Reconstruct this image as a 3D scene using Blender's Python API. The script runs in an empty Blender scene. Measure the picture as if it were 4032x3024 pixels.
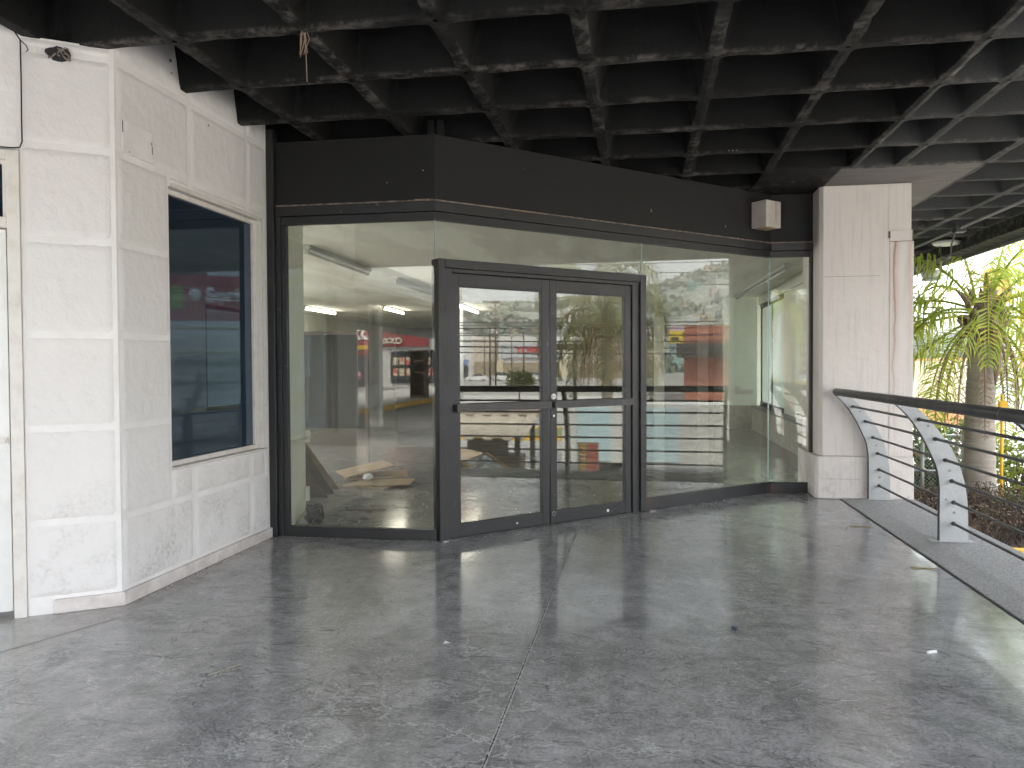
import bpy, bmesh, math, random
from mathutils import Vector, Matrix, noise
R = math.radians
sc = bpy.context.scene
C = sc.collection
random.seed(11)
rnd = random.random
def ru(a, b): return a + (b - a) * random.random()

# ------------------------------------------------------------------ helpers
def wloc(o):
    v = Vector((0, 0, 0))
    while o is not None:
        v += o.location; o = o.parent
    return v

def nz(x, y, z=0.0, s=1.0):
    return noise.noise(Vector((x * s, y * s, z * s)))

SPLIT = {'paint_fleck', 'glass_seam', 'keyhole', 'floor_plate', 'weld_ring', 'bolt', 'collar', 'chip', 'hanger', 'lamp_holder', 'post', 'window', 'shutter', 'drip_stain', 'clip', 'poster', 'bracket', 'shelf', 'crack', 'socket', 'floor_lock', 'rail'}
class MB:
    """collects faces in world coordinates; build() links them as one mesh object"""
    def __init__(s): s.v = []; s.f = []; s.m = []; s.ch = []
    def add(s, vs, fs, mi=0):
        o = len(s.v); s.v += [tuple(v) for v in vs]; s.ch.append((o, len(vs), len(s.f), len(fs)))
        s.f += [tuple(i + o for i in f) for f in fs]; s.m += [mi] * len(fs); return s
    def box(s, x0, y0, z0, x1, y1, z1, mi=0):
        return s.add([(x0,y0,z0),(x1,y0,z0),(x1,y1,z0),(x0,y1,z0),(x0,y0,z1),(x1,y0,z1),(x1,y1,z1),(x0,y1,z1)],
                     [(0,3,2,1),(4,5,6,7),(0,1,5,4),(1,2,6,5),(2,3,7,6),(3,0,4,7)], mi)
    def obox(s, o, ux, uy, uz, mi=0):
        o, ux, uy, uz = Vector(o), Vector(ux), Vector(uy), Vector(uz)
        vs = [o, o+ux, o+ux+uy, o+uy, o+uz, o+ux+uz, o+ux+uy+uz, o+uy+uz]
        fs = [(0,3,2,1),(4,5,6,7),(0,1,5,4),(1,2,6,5),(2,3,7,6),(3,0,4,7)]
        if ux.cross(uy).dot(uz) < 0: fs = [f[::-1] for f in fs]
        return s.add(vs, fs, mi)
    def extr(s, poly, vec, mi=0):
        n = len(poly); vec = Vector(vec); P = [Vector(p) for p in poly]
        vs = P + [p + vec for p in P]
        nrm = Vector((0, 0, 0))
        for i in range(n): nrm += P[i].cross(P[(i+1) % n])
        fs = [tuple(range(n))[::-1], tuple(range(n, 2*n))] + [(i, (i+1) % n, n+(i+1) % n, n+i) for i in range(n)]
        if nrm.dot(vec) < 0: fs = [f[::-1] for f in fs]
        return s.add(vs, fs, mi)
    def prism(s, poly, z0, z1, mi=0):
        return s.extr([(p[0], p[1], z0) for p in poly], (0, 0, z1 - z0), mi)
    def tube(s, pts, r, n=8, mi=0, cap=True):
        P = [Vector(p) for p in pts]; m = len(P)
        rs = r if isinstance(r, (list, tuple)) else [r] * m
        vs = []; up = None
        for i in range(m):
            d = (P[min(i+1, m-1)] - P[max(i-1, 0)])
            d = d.normalized() if d.length > 1e-9 else Vector((0, 0, 1))
            if up is None:
                up = Vector((0, 0, 1)) if abs(d.z) < .9 else Vector((1, 0, 0))
            a = d.cross(up)
            if a.length < 1e-6: a = d.cross(Vector((0, 1, 0.1)))
            a.normalize(); b = d.cross(a).normalized(); up = a.cross(d) * 1.0
            for k in range(n):
                t = 2 * math.pi * k / n
                vs.append(P[i] + a * (rs[i] * math.cos(t)) + b * (rs[i] * math.sin(t)))
        fs = []
        for i in range(m - 1):
            for k in range(n):
                fs.append((i*n+k, i*n+(k+1) % n, (i+1)*n+(k+1) % n, (i+1)*n+k))
        if cap: fs += [tuple(range(n))[::-1], tuple(range((m-1)*n, m*n))]
        return s.add(vs, fs, mi)
    def ball(s, c, r, n=8, sz=1.0, mi=0):
        vs = []; fs = []; m = max(4, n // 2); c = Vector(c)
        for i in range(1, m):
            t = math.pi * i / m
            for k in range(n):
                p = 2 * math.pi * k / n
                vs.append(c + Vector((r*math.sin(t)*math.cos(p), r*math.sin(t)*math.sin(p), r*sz*math.cos(t))))
        top = len(vs); vs += [c + Vector((0, 0, r*sz)), c - Vector((0, 0, r*sz))]
        for i in range(m - 2):
            for k in range(n): fs.append((i*n+k, (i+1)*n+k, (i+1)*n+(k+1) % n, i*n+(k+1) % n))
        for k in range(n):
            fs.append((top, k, (k+1) % n)); fs.append((top+1, (m-2)*n+(k+1) % n, (m-2)*n+k))
        return s.add(vs, fs, mi)
    def strip(s, pts, front, back, z0, z1, mi=0):
        """mitred wall along a plan polyline; front is towards the right-hand side of travel"""
        n = len(pts); P = [Vector((p[0], p[1])) for p in pts]
        def off(d):
            out = []
            for i in range(n):
                ns = []
                if i > 0:
                    e = (P[i] - P[i-1]).normalized(); ns.append(Vector((e.y, -e.x)))
                if i < n - 1:
                    e = (P[i+1] - P[i]).normalized(); ns.append(Vector((e.y, -e.x)))
                if len(ns) == 1: out.append(P[i] + ns[0] * d)
                else:
                    b = (ns[0] + ns[1]).normalized(); out.append(P[i] + b * (d / b.dot(ns[0])))
            return out
        A, B = off(front), off(-back)
        vs = []
        for i in range(n):
            vs += [(A[i].x, A[i].y, z0), (B[i].x, B[i].y, z0), (B[i].x, B[i].y, z1), (A[i].x, A[i].y, z1)]
        fs = [(0, 3, 2, 1), (4*(n-1), 4*(n-1)+1, 4*(n-1)+2, 4*(n-1)+3)]
        for i in range(n - 1):
            a, b = 4*i, 4*(i+1)
            for k in range(4): fs.append((a+k, a+(k+1) % 4, b+(k+1) % 4, b+k))
        return s.add(vs, fs, mi)
    def build(s, name, mat, parent=None, smooth=False, bevel=0.0):
        if name in SPLIT and parent is not None and len(s.ch) > 1:
            first = None
            for (v0, nv, f0, nf) in s.ch:
                q = MB(); q.add(s.v[v0:v0+nv], [tuple(i - v0 for i in f) for f in s.f[f0:f0+nf]])
                o = q.build(name, mat, parent, smooth, bevel); first = first or o
            return first
        off = wloc(parent) if parent is not None else Vector((0, 0, 0))
        me = bpy.data.meshes.new(name)
        me.from_pydata([tuple(Vector(v) - off) for v in s.v], [], s.f)
        mats = mat if isinstance(mat, (list, tuple)) else [mat]
        for m in mats: me.materials.append(m)
        if len(mats) > 1: me.polygons.foreach_set('material_index', s.m)
        if smooth: me.polygons.foreach_set('use_smooth', [True] * len(me.polygons))
        me.update()
        o = bpy.data.objects.new(name, me); C.objects.link(o)
        if parent is not None: o.parent = parent
        if bevel:
            b = o.modifiers.new('bevel', 'BEVEL'); b.width = bevel; b.segments = 2; b.limit_method = 'ANGLE'; b.angle_limit = R(40)
        return o

def tag(o, label=None, cat=None, group=None, kind=None):
    if label: o['label'] = label
    if cat: o['category'] = cat
    if group: o['group'] = group
    if kind: o['kind'] = kind
    return o
def thing(name, label, cat, loc=(0, 0, 0), group=None):
    o = bpy.data.objects.new(name, None); C.objects.link(o); o.location = loc
    o.empty_display_size = .1
    return tag(o, label, cat, group)
def struct(name, mb, mat, smooth=False): return tag(mb.build(name, mat, None, smooth), kind='structure')
def dup(root, loc, rz=0.0, label=None, scale=1.0, group=None):
    def cp(o, par):
        c = o.copy(); C.objects.link(c); c.parent = par
        for ch in o.children: cp(ch, c)
        return c
    r = cp(root, None); r.location = loc; r.rotation_euler = (0, 0, rz); r.scale = (scale,) * 3
    if label: r['label'] = label
    if group: r['group'] = group
    return r
def text_part(name, body, size, mat, origin, right, up, parent, align='CENTER', ext=.01, bold=0.0, mirror=False):
    """flat raised lettering: right/up are the reading directions"""
    cu = bpy.data.curves.new(name, 'FONT'); cu.body = body; cu.size = size; cu.extrude = ext
    cu.align_x = align; cu.align_y = 'CENTER'; cu.offset = bold
    t = bpy.data.objects.new(name, cu); C.objects.link(t)
    dg = bpy.context.evaluated_depsgraph_get()
    me = bpy.data.meshes.new_from_object(t.evaluated_get(dg))
    bpy.data.objects.remove(t)
    r = Vector(right).normalized(); u = Vector(up).normalized(); n = r.cross(u)
    off = Vector(origin) - (wloc(parent) if parent is not None else Vector((0, 0, 0)))
    M = Matrix((r, u, n)).transposed().to_4x4(); M.translation = off
    if mirror: M = M @ Matrix.Diagonal((-1, 1, 1, 1))
    me.transform(M); me.materials.clear(); me.materials.append(mat)
    if mirror: me.flip_normals()
    o = bpy.data.objects.new(name, me); C.objects.link(o); o.parent = parent
    return o

# ------------------------------------------------------------------ materials
def nodes(name):
    m = bpy.data.materials.new(name); m.use_nodes = True
    nt = m.node_tree; nt.nodes.clear()
    out = nt.nodes.new('ShaderNodeOutputMaterial')
    def N(t, **kw):
        n = nt.nodes.new('ShaderNode' + t)
        for k, v in kw.items():
            if k in ('i',):
                for a, b in v.items(): n.inputs[a].default_value = b
            else: setattr(n, k, v)
        return n
    def L(a, b): nt.links.new(a, b)
    return m, N, L, out
def ramp(N, stops):
    r = N('ValToRGB'); el = r.color_ramp.elements
    while len(el) > 1: el.remove(el[-1])
    el[0].position = stops[0][0]; c = stops[0][1]; el[0].color = (c, c, c, 1) if not isinstance(c, tuple) else (*c, 1)
    for p, c in stops[1:]:
        e = el.new(p); e.color = (c, c, c, 1) if not isinstance(c, tuple) else (*c, 1)
    return r
def mixc(N, L, f, a, b, mode='MIX'):
    m = N('MixRGB', blend_type=mode)
    for k, x in ((0, f), (1, a), (2, b)):
        if isinstance(x, (int, float)): m.inputs[k].default_value = x if k == 0 else (x, x, x, 1)
        elif isinstance(x, tuple): m.inputs[k].default_value = (*x, 1)
        else: L(x, m.inputs[k])
    return m.outputs[0]
def mat(name, col, rough=.6, col2=None, vs=4.0, lo=.35, hi=.65, metal=0.0, bump=0.0, bs=40.0, spec=.5, stretch=(1, 1, 1), emit=0.0, trans=0.0, speck=None, r2=None):
    m, N, L, out = nodes(name)
    p = N('BsdfPrincipled'); L(p.outputs[0], out.inputs[0])
    p.inputs['Roughness'].default_value = rough; p.inputs['Metallic'].default_value = metal
    p.inputs['Specular IOR Level'].default_value = spec
    tc = N('TexCoord'); mp = N('Mapping'); mp.inputs['Scale'].default_value = stretch; L(tc.outputs['Object'], mp.inputs[0])
    if col2 is None: col2 = tuple(c * .82 for c in col)
    n1 = N('TexNoise', i={'Scale': vs, 'Detail': 7.0, 'Roughness': .62}); L(mp.outputs[0], n1.inputs['Vector'])
    r = ramp(N, [(lo, 0.0), (hi, 1.0)]); L(n1.outputs['Fac'], r.inputs[0])
    c = mixc(N, L, r.outputs[0], col, col2)
    if speck:
        n3 = N('TexNoise', i={'Scale': speck[1], 'Detail': 3.0}); L(tc.outputs['Object'], n3.inputs['Vector'])
        r3 = ramp(N, [(speck[2], 0.0), (speck[3], 1.0)]); L(n3.outputs['Fac'], r3.inputs[0])
        c = mixc(N, L, r3.outputs[0], c, speck[0])
    L(c, p.inputs['Base Color'])
    if r2 is not None:
        rr = ramp(N, [(.3, rough), (.7, r2)]); L(n1.outputs['Fac'], rr.inputs[0]); L(rr.outputs[0], p.inputs['Roughness'])
    if bump:
        n2 = N('TexNoise', i={'Scale': bs, 'Detail': 6.0, 'Roughness': .65}); L(mp.outputs[0], n2.inputs['Vector'])
        b = N('Bump', i={'Strength': min(1, bump), 'Distance': .01 * max(1, bump)}); L(n2.outputs['Fac'], b.inputs['Height']); L(b.outputs[0], p.inputs['Normal'])
    if emit:
        p.inputs['Emission Color'].default_value = (*col, 1); p.inputs['Emission Strength'].default_value = emit
    if trans:
        t = N('BsdfTranslucent'); L(c, t.inputs[0]); mx = N('MixShader'); mx.inputs[0].default_value = trans
        L(p.outputs[0], mx.inputs[1]); L(t.outputs[0], mx.inputs[2]); L(mx.outputs[0], out.inputs[0])
    return m
def glass(name, tint=(.93, .96, .93), r0=.05, dirt=0.0):
    """clear float glass: Schlick reflection over straight transmission"""
    m, N, L, out = nodes(name)
    g = N('NewGeometry'); d = N('VectorMath', operation='DOT_PRODUCT'); L(g.outputs['Normal'], d.inputs[0]); L(g.outputs['Incoming'], d.inputs[1])
    a = N('Math', operation='ABSOLUTE'); L(d.outputs['Value'], a.inputs[0])
    s = N('Math', operation='SUBTRACT'); s.inputs[0].default_value = 1.0; L(a.outputs[0], s.inputs[1])
    pw = N('Math', operation='POWER'); L(s.outputs[0], pw.inputs[0]); pw.inputs[1].default_value = 5.0
    ma = N('Math', operation='MULTIPLY_ADD'); L(pw.outputs[0], ma.inputs[0]); ma.inputs[1].default_value = 1 - r0; ma.inputs[2].default_value = r0
    t = N('BsdfTransparent'); t.inputs[0].default_value = (*tint, 1)
    gl = N('BsdfGlossy'); gl.inputs['Roughness'].default_value = 0.0; gl.inputs['Color'].default_value = (.97, .97, .93, 1)
    mx = N('MixShader'); L(ma.outputs[0], mx.inputs[0]); L(t.outputs[0], mx.inputs[1]); L(gl.outputs[0], mx.inputs[2])
    last = mx
    if dirt:
        tc = N('TexCoord'); n = N('TexNoise', i={'Scale': 3.0, 'Detail': 8.0, 'Roughness': .7}); L(tc.outputs['Object'], n.inputs['Vector'])
        r = ramp(N, [(.4, 0.0), (.8, dirt)]); L(n.outputs['Fac'], r.inputs[0])
        df = N('BsdfDiffuse'); df.inputs[0].default_value = (.5, .5, .46, 1)
        m2 = N('MixShader'); L(r.outputs[0], m2.inputs[0]); L(mx.outputs[0], m2.inputs[1]); L(df.outputs[0], m2.inputs[2]); last = m2
    L(last.outputs[0], out.inputs[0])
    return m
def tinted(name, base=(.012, .021, .033), r0=.15):
    """dark tinted window glass that lets next to nothing through"""
    m, N, L, out = nodes(name)
    g = N('NewGeometry'); d = N('VectorMath', operation='DOT_PRODUCT'); L(g.outputs['Normal'], d.inputs[0]); L(g.outputs['Incoming'], d.inputs[1])
    a = N('Math', operation='ABSOLUTE'); L(d.outputs['Value'], a.inputs[0])
    sb = N('Math', operation='SUBTRACT'); sb.inputs[0].default_value = 1.0; L(a.outputs[0], sb.inputs[1])
    pw = N('Math', operation='POWER'); L(sb.outputs[0], pw.inputs[0]); pw.inputs[1].default_value = 5.0
    ma = N('Math', operation='MULTIPLY_ADD'); L(pw.outputs[0], ma.inputs[0]); ma.inputs[1].default_value = 1 - r0; ma.inputs[2].default_value = r0
    df = N('BsdfDiffuse'); df.inputs[0].default_value = (*base, 1)
    gl = N('BsdfGlossy'); gl.inputs['Roughness'].default_value = 0.0; gl.inputs['Color'].default_value = (.62, .78, 1.0, 1)
    mx = N('MixShader'); L(ma.outputs[0], mx.inputs[0]); L(df.outputs[0], mx.inputs[1]); L(gl.outputs[0], mx.inputs[2]); L(mx.outputs[0], out.inputs[0])
    return m

def floor_mat(name, dark, light, rough0, rough1):
    m, N, L, out = nodes(name)
    p = N('BsdfPrincipled'); L(p.outputs[0], out.inputs[0])
    tc = N('TexCoord'); O = tc.outputs['Object']
    def noi(scale, det, ro, stretch=(1, 1, 1), rz=0.0, dist=0.0):
        mp = N('Mapping'); mp.inputs['Scale'].default_value = stretch; mp.inputs['Rotation'].default_value = (0, 0, rz); L(O, mp.inputs[0])
        n = N('TexNoise', i={'Scale': scale, 'Detail': det, 'Roughness': ro, 'Distortion': dist}); L(mp.outputs[0], n.inputs['Vector']); return n.outputs['Fac']
    big = ramp(N, [(.3, 0.0), (.7, 1.0)]); L(noi(.55, 5.0, .55), big.inputs[0])
    c = mixc(N, L, big.outputs[0], dark, light)
    mid = ramp(N, [(.36, 0.0), (.66, 1.0)]); L(noi(2.6, 9.0, .68, (1, 1, 1), .5, .8), mid.inputs[0])
    c = mixc(N, L, mid.outputs[0], c, tuple(x * 1.35 for x in light), 'MIX')
    c = mixc(N, L, .45, mixc(N, L, big.outputs[0], dark, light), c)
    bl = ramp(N, [(.36, .68), (.5, 1.0), (.66, 1.25)]); L(noi(4.6, 11.0, .72, (1, .9, 1), .8, 1.2), bl.inputs[0])
    c = mixc(N, L, 1.0, c, bl.outputs[0], 'MULTIPLY')
    sm = ramp(N, [(.33, .64), (.46, 1.0)]); L(noi(1.35, 6.0, .62, (1, .9, 1), 2.1, 1.4), sm.inputs[0])
    c = mixc(N, L, .8, c, sm.outputs[0], 'MULTIPLY')
    # trowel scuffs in three directions, some dark some pale
    for sc_, st, rz, lo, hi, col, k in ((3.0, (1, 5, 1), .95, .60, .72, tuple(x * .45 for x in dark), .75), (3.6, (1, 5, 1), 1.75, .62, .73, tuple(x * .5 for x in dark), .7),
                                        (4.2, (1, 9, 1), -.5, .63, .74, tuple(x * 1.9 for x in light), .55), (9.0, (1, 5, 1), .2, .62, .76, tuple(x * 1.7 for x in light), .4),
                                        (2.6, (1, 5, 1), 2.5, .61, .7, tuple(x * .55 for x in dark), .6)):
        r = ramp(N, [(lo, 0.0), (hi, k)]); L(noi(sc_, 6.0, .6, st, rz, 1.2), r.inputs[0]); c = mixc(N, L, r.outputs[0], c, col)
    for sc_, ds, off, w_, col, k, lo in ((2.3, 2.6, 0.0, .018, tuple(x * .42 for x in dark), .8, .44), (3.7, 3.2, 5.3, .022, tuple(x * .5 for x in dark), .7, .46), (3.1, 2.8, 9.1, .014, tuple(x * 1.75 for x in light), .6, .45), (6.5, 2.5, 2.2, .02, tuple(x * 1.6 for x in light), .5, .47), (7.5, 3.5, 13.0, .03, tuple(x * .5 for x in dark), .65, .48)):
        mp = N('Mapping'); mp.inputs['Location'].default_value = (off, off * .3, 0); mp.inputs['Rotation'].default_value = (0, 0, off); mp.inputs['Scale'].default_value = (1, 1.35, 1); L(O, mp.inputs[0])
        n = N('TexNoise', i={'Scale': sc_, 'Detail': 2.5, 'Roughness': .5, 'Distortion': ds}); L(mp.outputs[0], n.inputs['Vector'])
        r = ramp(N, [(.5 - w_, 0.0), (.5, k), (.5 + w_, 0.0)]); L(n.outputs['Fac'], r.inputs[0])
        mk = ramp(N, [(lo, 0.0), (lo + .12, 1.0)]); L(noi(1.9, 6.0, .7, (1, 1, 1), off + 1), mk.inputs[0])
        mm = N('Math', operation='MULTIPLY'); L(r.outputs[0], mm.inputs[0]); L(mk.outputs[0], mm.inputs[1]); c = mixc(N, L, mm.outputs[0], c, col)
    fine = ramp(N, [(.3, .68), (.7, 1.32)]); L(noi(60.0, 6.0, .75), fine.inputs[0])
    c = mixc(N, L, 1.0, c, fine.outputs[0], 'MULTIPLY')
    # hairline crazing filled with pale dust
    dn = N('TexNoise', i={'Scale': 5.0, 'Detail': 5.0, 'Roughness': .7}); L(O, dn.inputs['Vector'])
    ad = N('MixRGB', blend_type='LINEAR_LIGHT'); ad.inputs[0].default_value = .16; L(O, ad.inputs[1]); L(dn.outputs['Color'], ad.inputs[2])
    def craze(scale, width, lo, hi, k, seed, spot=None):
        mp = N('Mapping'); mp.inputs['Location'].default_value = (seed, seed * .7, 0); L(ad.outputs[0], mp.inputs[0])
        v = N('TexVoronoi', feature='DISTANCE_TO_EDGE', i={'Scale': scale}); L(mp.outputs[0], v.inputs['Vector'])
        lr = ramp(N, [(0.0, 1.0), (width, 0.0)]); L(v.outputs['Distance'], lr.inputs[0])
        mk = ramp(N, [(lo, 0.0), (hi, k)]); L(noi(1.1, 5.0, .65, (1, 1, 1), seed), mk.inputs[0])
        if spot:
            ds = N('VectorMath', operation='DISTANCE'); L(O, ds.inputs[0]); ds.inputs[1].default_value = spot
            mr = N('MapRange', i={1: .25, 2: 1.25, 3: 1.0, 4: 0.0}); L(ds.outputs['Value'], mr.inputs[0])
            jn = N('Math', operation='MULTIPLY'); L(mr.outputs[0], jn.inputs[0]); j2 = ramp(N, [(.40, 0.0), (.52, 1.0)]); L(noi(2.2, 4.0, .6, (1, 1, 1), 4.0), j2.inputs[0]); L(j2.outputs[0], jn.inputs[1])
            mxm = N('Math', operation='MAXIMUM'); L(mk.outputs[0], mxm.inputs[0]); L(jn.outputs[0], mxm.inputs[1]); mko = mxm.outputs[0]
        else: mko = mk.outputs[0]
        mm = N('Math', operation='MULTIPLY'); L(lr.outputs[0], mm.inputs[0]); L(mko, mm.inputs[1]); return mm.outputs[0]
    c = mixc(N, L, craze(4.2, .024, .50, .62, .8, 3.1, (-1.0, 2.75, 0)), c, (.56, .55, .53))
    c = mixc(N, L, craze(10.0, .04, .47, .62, .38, 7.7), c, (.40, .39, .38))
    sx = N('SeparateXYZ'); L(O, sx.inputs[0])
    ed = N('MapRange', i={1: -3.13, 2: -2.98, 3: 1.0, 4: 0.0}); L(sx.outputs['X'], ed.inputs[0])
    dn2 = ramp(N, [(.35, .15), (.65, .9)]); L(noi(7.0, 7.0, .7), dn2.inputs[0])
    em = N('Math', operation='MULTIPLY'); L(ed.outputs[0], em.inputs[0]); L(dn2.outputs[0], em.inputs[1])
    c = mixc(N, L, em.outputs[0], c, (.36, .34, .32))
    L(c, p.inputs['Base Color'])
    rr = ramp(N, [(.3, rough0), (.7, rough1)]); L(noi(1.7, 8.0, .68, (1, 1.3, 1), .3), rr.inputs[0]); L(rr.outputs[0], p.inputs['Roughness'])
    b = N('Bump', i={'Strength': .25, 'Distance': .002}); L(noi(9.0, 8.0, .6), b.inputs['Height'])
    L(b.outputs[0], p.inputs['Normal'])
    p.inputs['Specular IOR Level'].default_value = .6; p.inputs['IOR'].default_value = 1.55
    return m

def stucco_mat(name):
    m, N, L, out = nodes(name)
    p = N('BsdfPrincipled'); L(p.outputs[0], out.inputs[0]); p.inputs['Roughness'].default_value = .85; p.inputs['Specular IOR Level'].default_value = .25
    tc = N('TexCoord'); O = tc.outputs['Object']; g = N('NewGeometry')
    n1 = N('TexNoise', i={'Scale': 1.6, 'Detail': 8.0, 'Roughness': .6}); L(O, n1.inputs['Vector'])
    c = mixc(N, L, n1.outputs['Fac'], (.80, .78, .77), (.73, .705, .69))
    # grime rubbed into the pits near the floor and in odd patches
    sx = N('SeparateXYZ'); L(g.outputs['Position'], sx.inputs[0])
    hz = ramp(N, [(0.0, .75), (.16, .45), (.3, .10), (1.0, .06)]); dv = N('Math', operation='MULTIPLY'); L(sx.outputs['Z'], dv.inputs[0]); dv.inputs[1].default_value = .35; L(dv.outputs[0], hz.inputs[0])
    n2 = N('TexNoise', i={'Scale': 3.2, 'Detail': 6.0, 'Roughness': .7}); L(O, n2.inputs['Vector']); r2 = ramp(N, [(.45, 0.0), (.68, 1.0)]); L(n2.outputs['Fac'], r2.inputs[0])
    n3 = N('TexNoise', i={'Scale': 45.0, 'Detail': 5.0, 'Roughness': .7}); L(O, n3.inputs['Vector']); r3 = ramp(N, [(.42, 0.0), (.62, 1.0)]); L(n3.outputs['Fac'], r3.inputs[0])
    a = N('Math', operation='MULTIPLY'); L(hz.outputs[0], a.inputs[0]); L(r2.outputs[0], a.inputs[1])
    b = N('Math', operation='MULTIPLY'); L(a.outputs[0], b.inputs[0]); L(r3.outputs[0], b.inputs[1])
    c = mixc(N, L, b.outputs[0], c, (.33, .30, .27)); L(c, p.inputs['Base Color'])
    nb = N('TexNoise', i={'Scale': 26.0, 'Detail': 7.0, 'Roughness': .62}); L(O, nb.inputs['Vector'])
    bp = N('Bump', i={'Strength': .55, 'Distance': .012}); L(nb.outputs['Fac'], bp.inputs['Height']); L(bp.outputs[0], p.inputs['Normal'])
    return m
def column_mat(name):
    m, N, L, out = nodes(name)
    p = N('BsdfPrincipled'); L(p.outputs[0], out.inputs[0]); p.inputs['Roughness'].default_value = .75; p.inputs['Specular IOR Level'].default_value = .3
    tc = N('TexCoord'); O = tc.outputs['Object']; g = N('NewGeometry'); sx = N('SeparateXYZ'); L(g.outputs['Position'], sx.inputs[0])
    n1 = N('TexNoise', i={'Scale': 2.0, 'Detail': 8.0, 'Roughness': .65}); L(O, n1.inputs['Vector'])
    c = mixc(N, L, n1.outputs['Fac'], (.71, .665, .63), (.62, .575, .545))
    mp = N('Mapping'); mp.inputs['Scale'].default_value = (24, 24, 1.3); L(O, mp.inputs[0])
    nv = N('TexNoise', i={'Scale': 1.6, 'Detail': 5.0}); L(mp.outputs[0], nv.inputs['Vector'])
    rv = ramp(N, [(.52, 0.0), (.75, .35)]); L(nv.outputs['Fac'], rv.inputs[0]); c = mixc(N, L, rv.outputs[0], c, (.44, .40, .37))
    # rust run below the little ledge (z 2.75), wandering in x around 2.65
    wn = N('TexNoise', i={'Scale': 2.3, 'Detail': 5.0}); L(O, wn.inputs['Vector'])
    wx = N('Math', operation='MULTIPLY_ADD'); L(wn.outputs['Fac'], wx.inputs[0]); wx.inputs[1].default_value = .10; wx.inputs[2].default_value = -.05
    ax = N('Math', operation='ADD'); L(sx.outputs['X'], ax.inputs[0]); L(wx.outputs[0], ax.inputs[1])
    def band(cx, w, z0, z1, k):
        s = N('Math', operation='SUBTRACT'); L(ax.outputs[0], s.inputs[0]); s.inputs[1].default_value = cx
        ab = N('Math', operation='ABSOLUTE'); L(s.outputs[0], ab.inputs[0])
        r = N('MapRange', i={1: 0.0, 2: w, 3: k, 4: 0.0}); L(ab.outputs[0], r.inputs[0])
        zr = N('MapRange', i={1: z0, 2: z1, 3: 0.0, 4: 1.0}); L(sx.outputs['Z'], zr.inputs[0])
        zt = N('Math', operation='LESS_THAN'); L(sx.outputs['Z'], zt.inputs[0]); zt.inputs[1].default_value = 2.752
        u = N('Math', operation='MULTIPLY'); L(r.outputs[0], u.inputs[0]); L(zr.outputs[0], u.inputs[1])
        w2 = N('Math', operation='MULTIPLY'); L(u.outputs[0], w2.inputs[0]); L(zt.outputs[0], w2.inputs[1]); return w2.outputs[0]
    c = mixc(N, L, band(2.647, .016, .6, 2.7, .95), c, (.22, .10, .06))
    c = mixc(N, L, band(2.655, .055, .2, 2.9, .55), c, (.42, .28, .19))
    c = mixc(N, L, band(2.80, .05, .3, 2.6, .45), c, (.45, .33, .25))
    # grime at the foot
    zr = N('MapRange', i={1: .0, 2: .55, 3: 1.0, 4: 0.0}); L(sx.outputs['Z'], zr.inputs[0])
    gn = N('TexNoise', i={'Scale': 9.0, 'Detail': 7.0, 'Roughness': .7}); L(O, gn.inputs['Vector']); gr = ramp(N, [(.5, 0.0), (.7, .7)]); L(gn.outputs['Fac'], gr.inputs[0])
    mm = N('Math', operation='MULTIPLY'); L(zr.outputs[0], mm.inputs[0]); L(gr.outputs[0], mm.inputs[1]); c = mixc(N, L, mm.outputs[0], c, (.28, .25, .22))
    L(c, p.inputs['Base Color'])
    nb = N('TexNoise', i={'Scale': 14.0, 'Detail': 8.0, 'Roughness': .6}); L(O, nb.inputs['Vector'])
    bp = N('Bump', i={'Strength': .4, 'Distance': .012}); L(nb.outputs['Fac'], bp.inputs['Height']); L(bp.outputs[0], p.inputs['Normal'])
    return m
def waffle_mat(name, ca=(.0085, .0085, .0092), cb=(.014, .0138, .0135), wear=(.115, .105, .098)):
    m, N, L, out = nodes(name)
    p = N('BsdfPrincipled'); L(p.outputs[0], out.inputs[0]); p.inputs['Roughness'].default_value = .75; p.inputs['Specular IOR Level'].default_value = .12
    tc = N('TexCoord'); O = tc.outputs['Object']; g = N('NewGeometry')
    n1 = N('TexNoise', i={'Scale': 2.0, 'Detail': 7.0, 'Roughness': .6}); L(O, n1.inputs['Vector'])
    c = mixc(N, L, n1.outputs['Fac'], ca, cb)
    sx = N('SeparateXYZ'); L(g.outputs['Position'], sx.inputs[0])
    zz = N('MapRange', i={1: 3.375, 2: 3.40, 3: 1.0, 4: 0.0}); L(sx.outputs['Z'], zz.inputs[0])   # bare mortar only on the rib soffits
    n2 = N('TexNoise', i={'Scale': 9.0, 'Detail': 9.0, 'Roughness': .72}); L(O, n2.inputs['Vector']); r2 = ramp(N, [(.46, 0.0), (.62, 1.0)]); L(n2.outputs['Fac'], r2.inputs[0])
    n4 = N('TexNoise', i={'Scale': 1.3, 'Detail': 4.0}); L(O, n4.inputs['Vector']); r4 = ramp(N, [(.42, .15), (.66, 1.0)]); L(n4.outputs['Fac'], r4.inputs[0])
    m0 = N('Math', operation='MULTIPLY'); L(r4.outputs[0], m0.inputs[0]); L(r2.outputs[0], m0.inputs[1])
    mm = N('Math', operation='MULTIPLY'); L(zz.outputs[0], mm.inputs[0]); L(m0.outputs[0], mm.inputs[1])
    c = mixc(N, L, mm.outputs[0], c, wear); L(c, p.inputs['Base Color'])
    nb = N('TexNoise', i={'Scale': 30.0, 'Detail': 8.0, 'Roughness': .7}); L(O, nb.inputs['Vector'])
    bp = N('Bump', i={'Strength': .6, 'Distance': .015}); L(nb.outputs['Fac'], bp.inputs['Height']); L(bp.outputs[0], p.inputs['Normal'])
    return m

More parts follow.
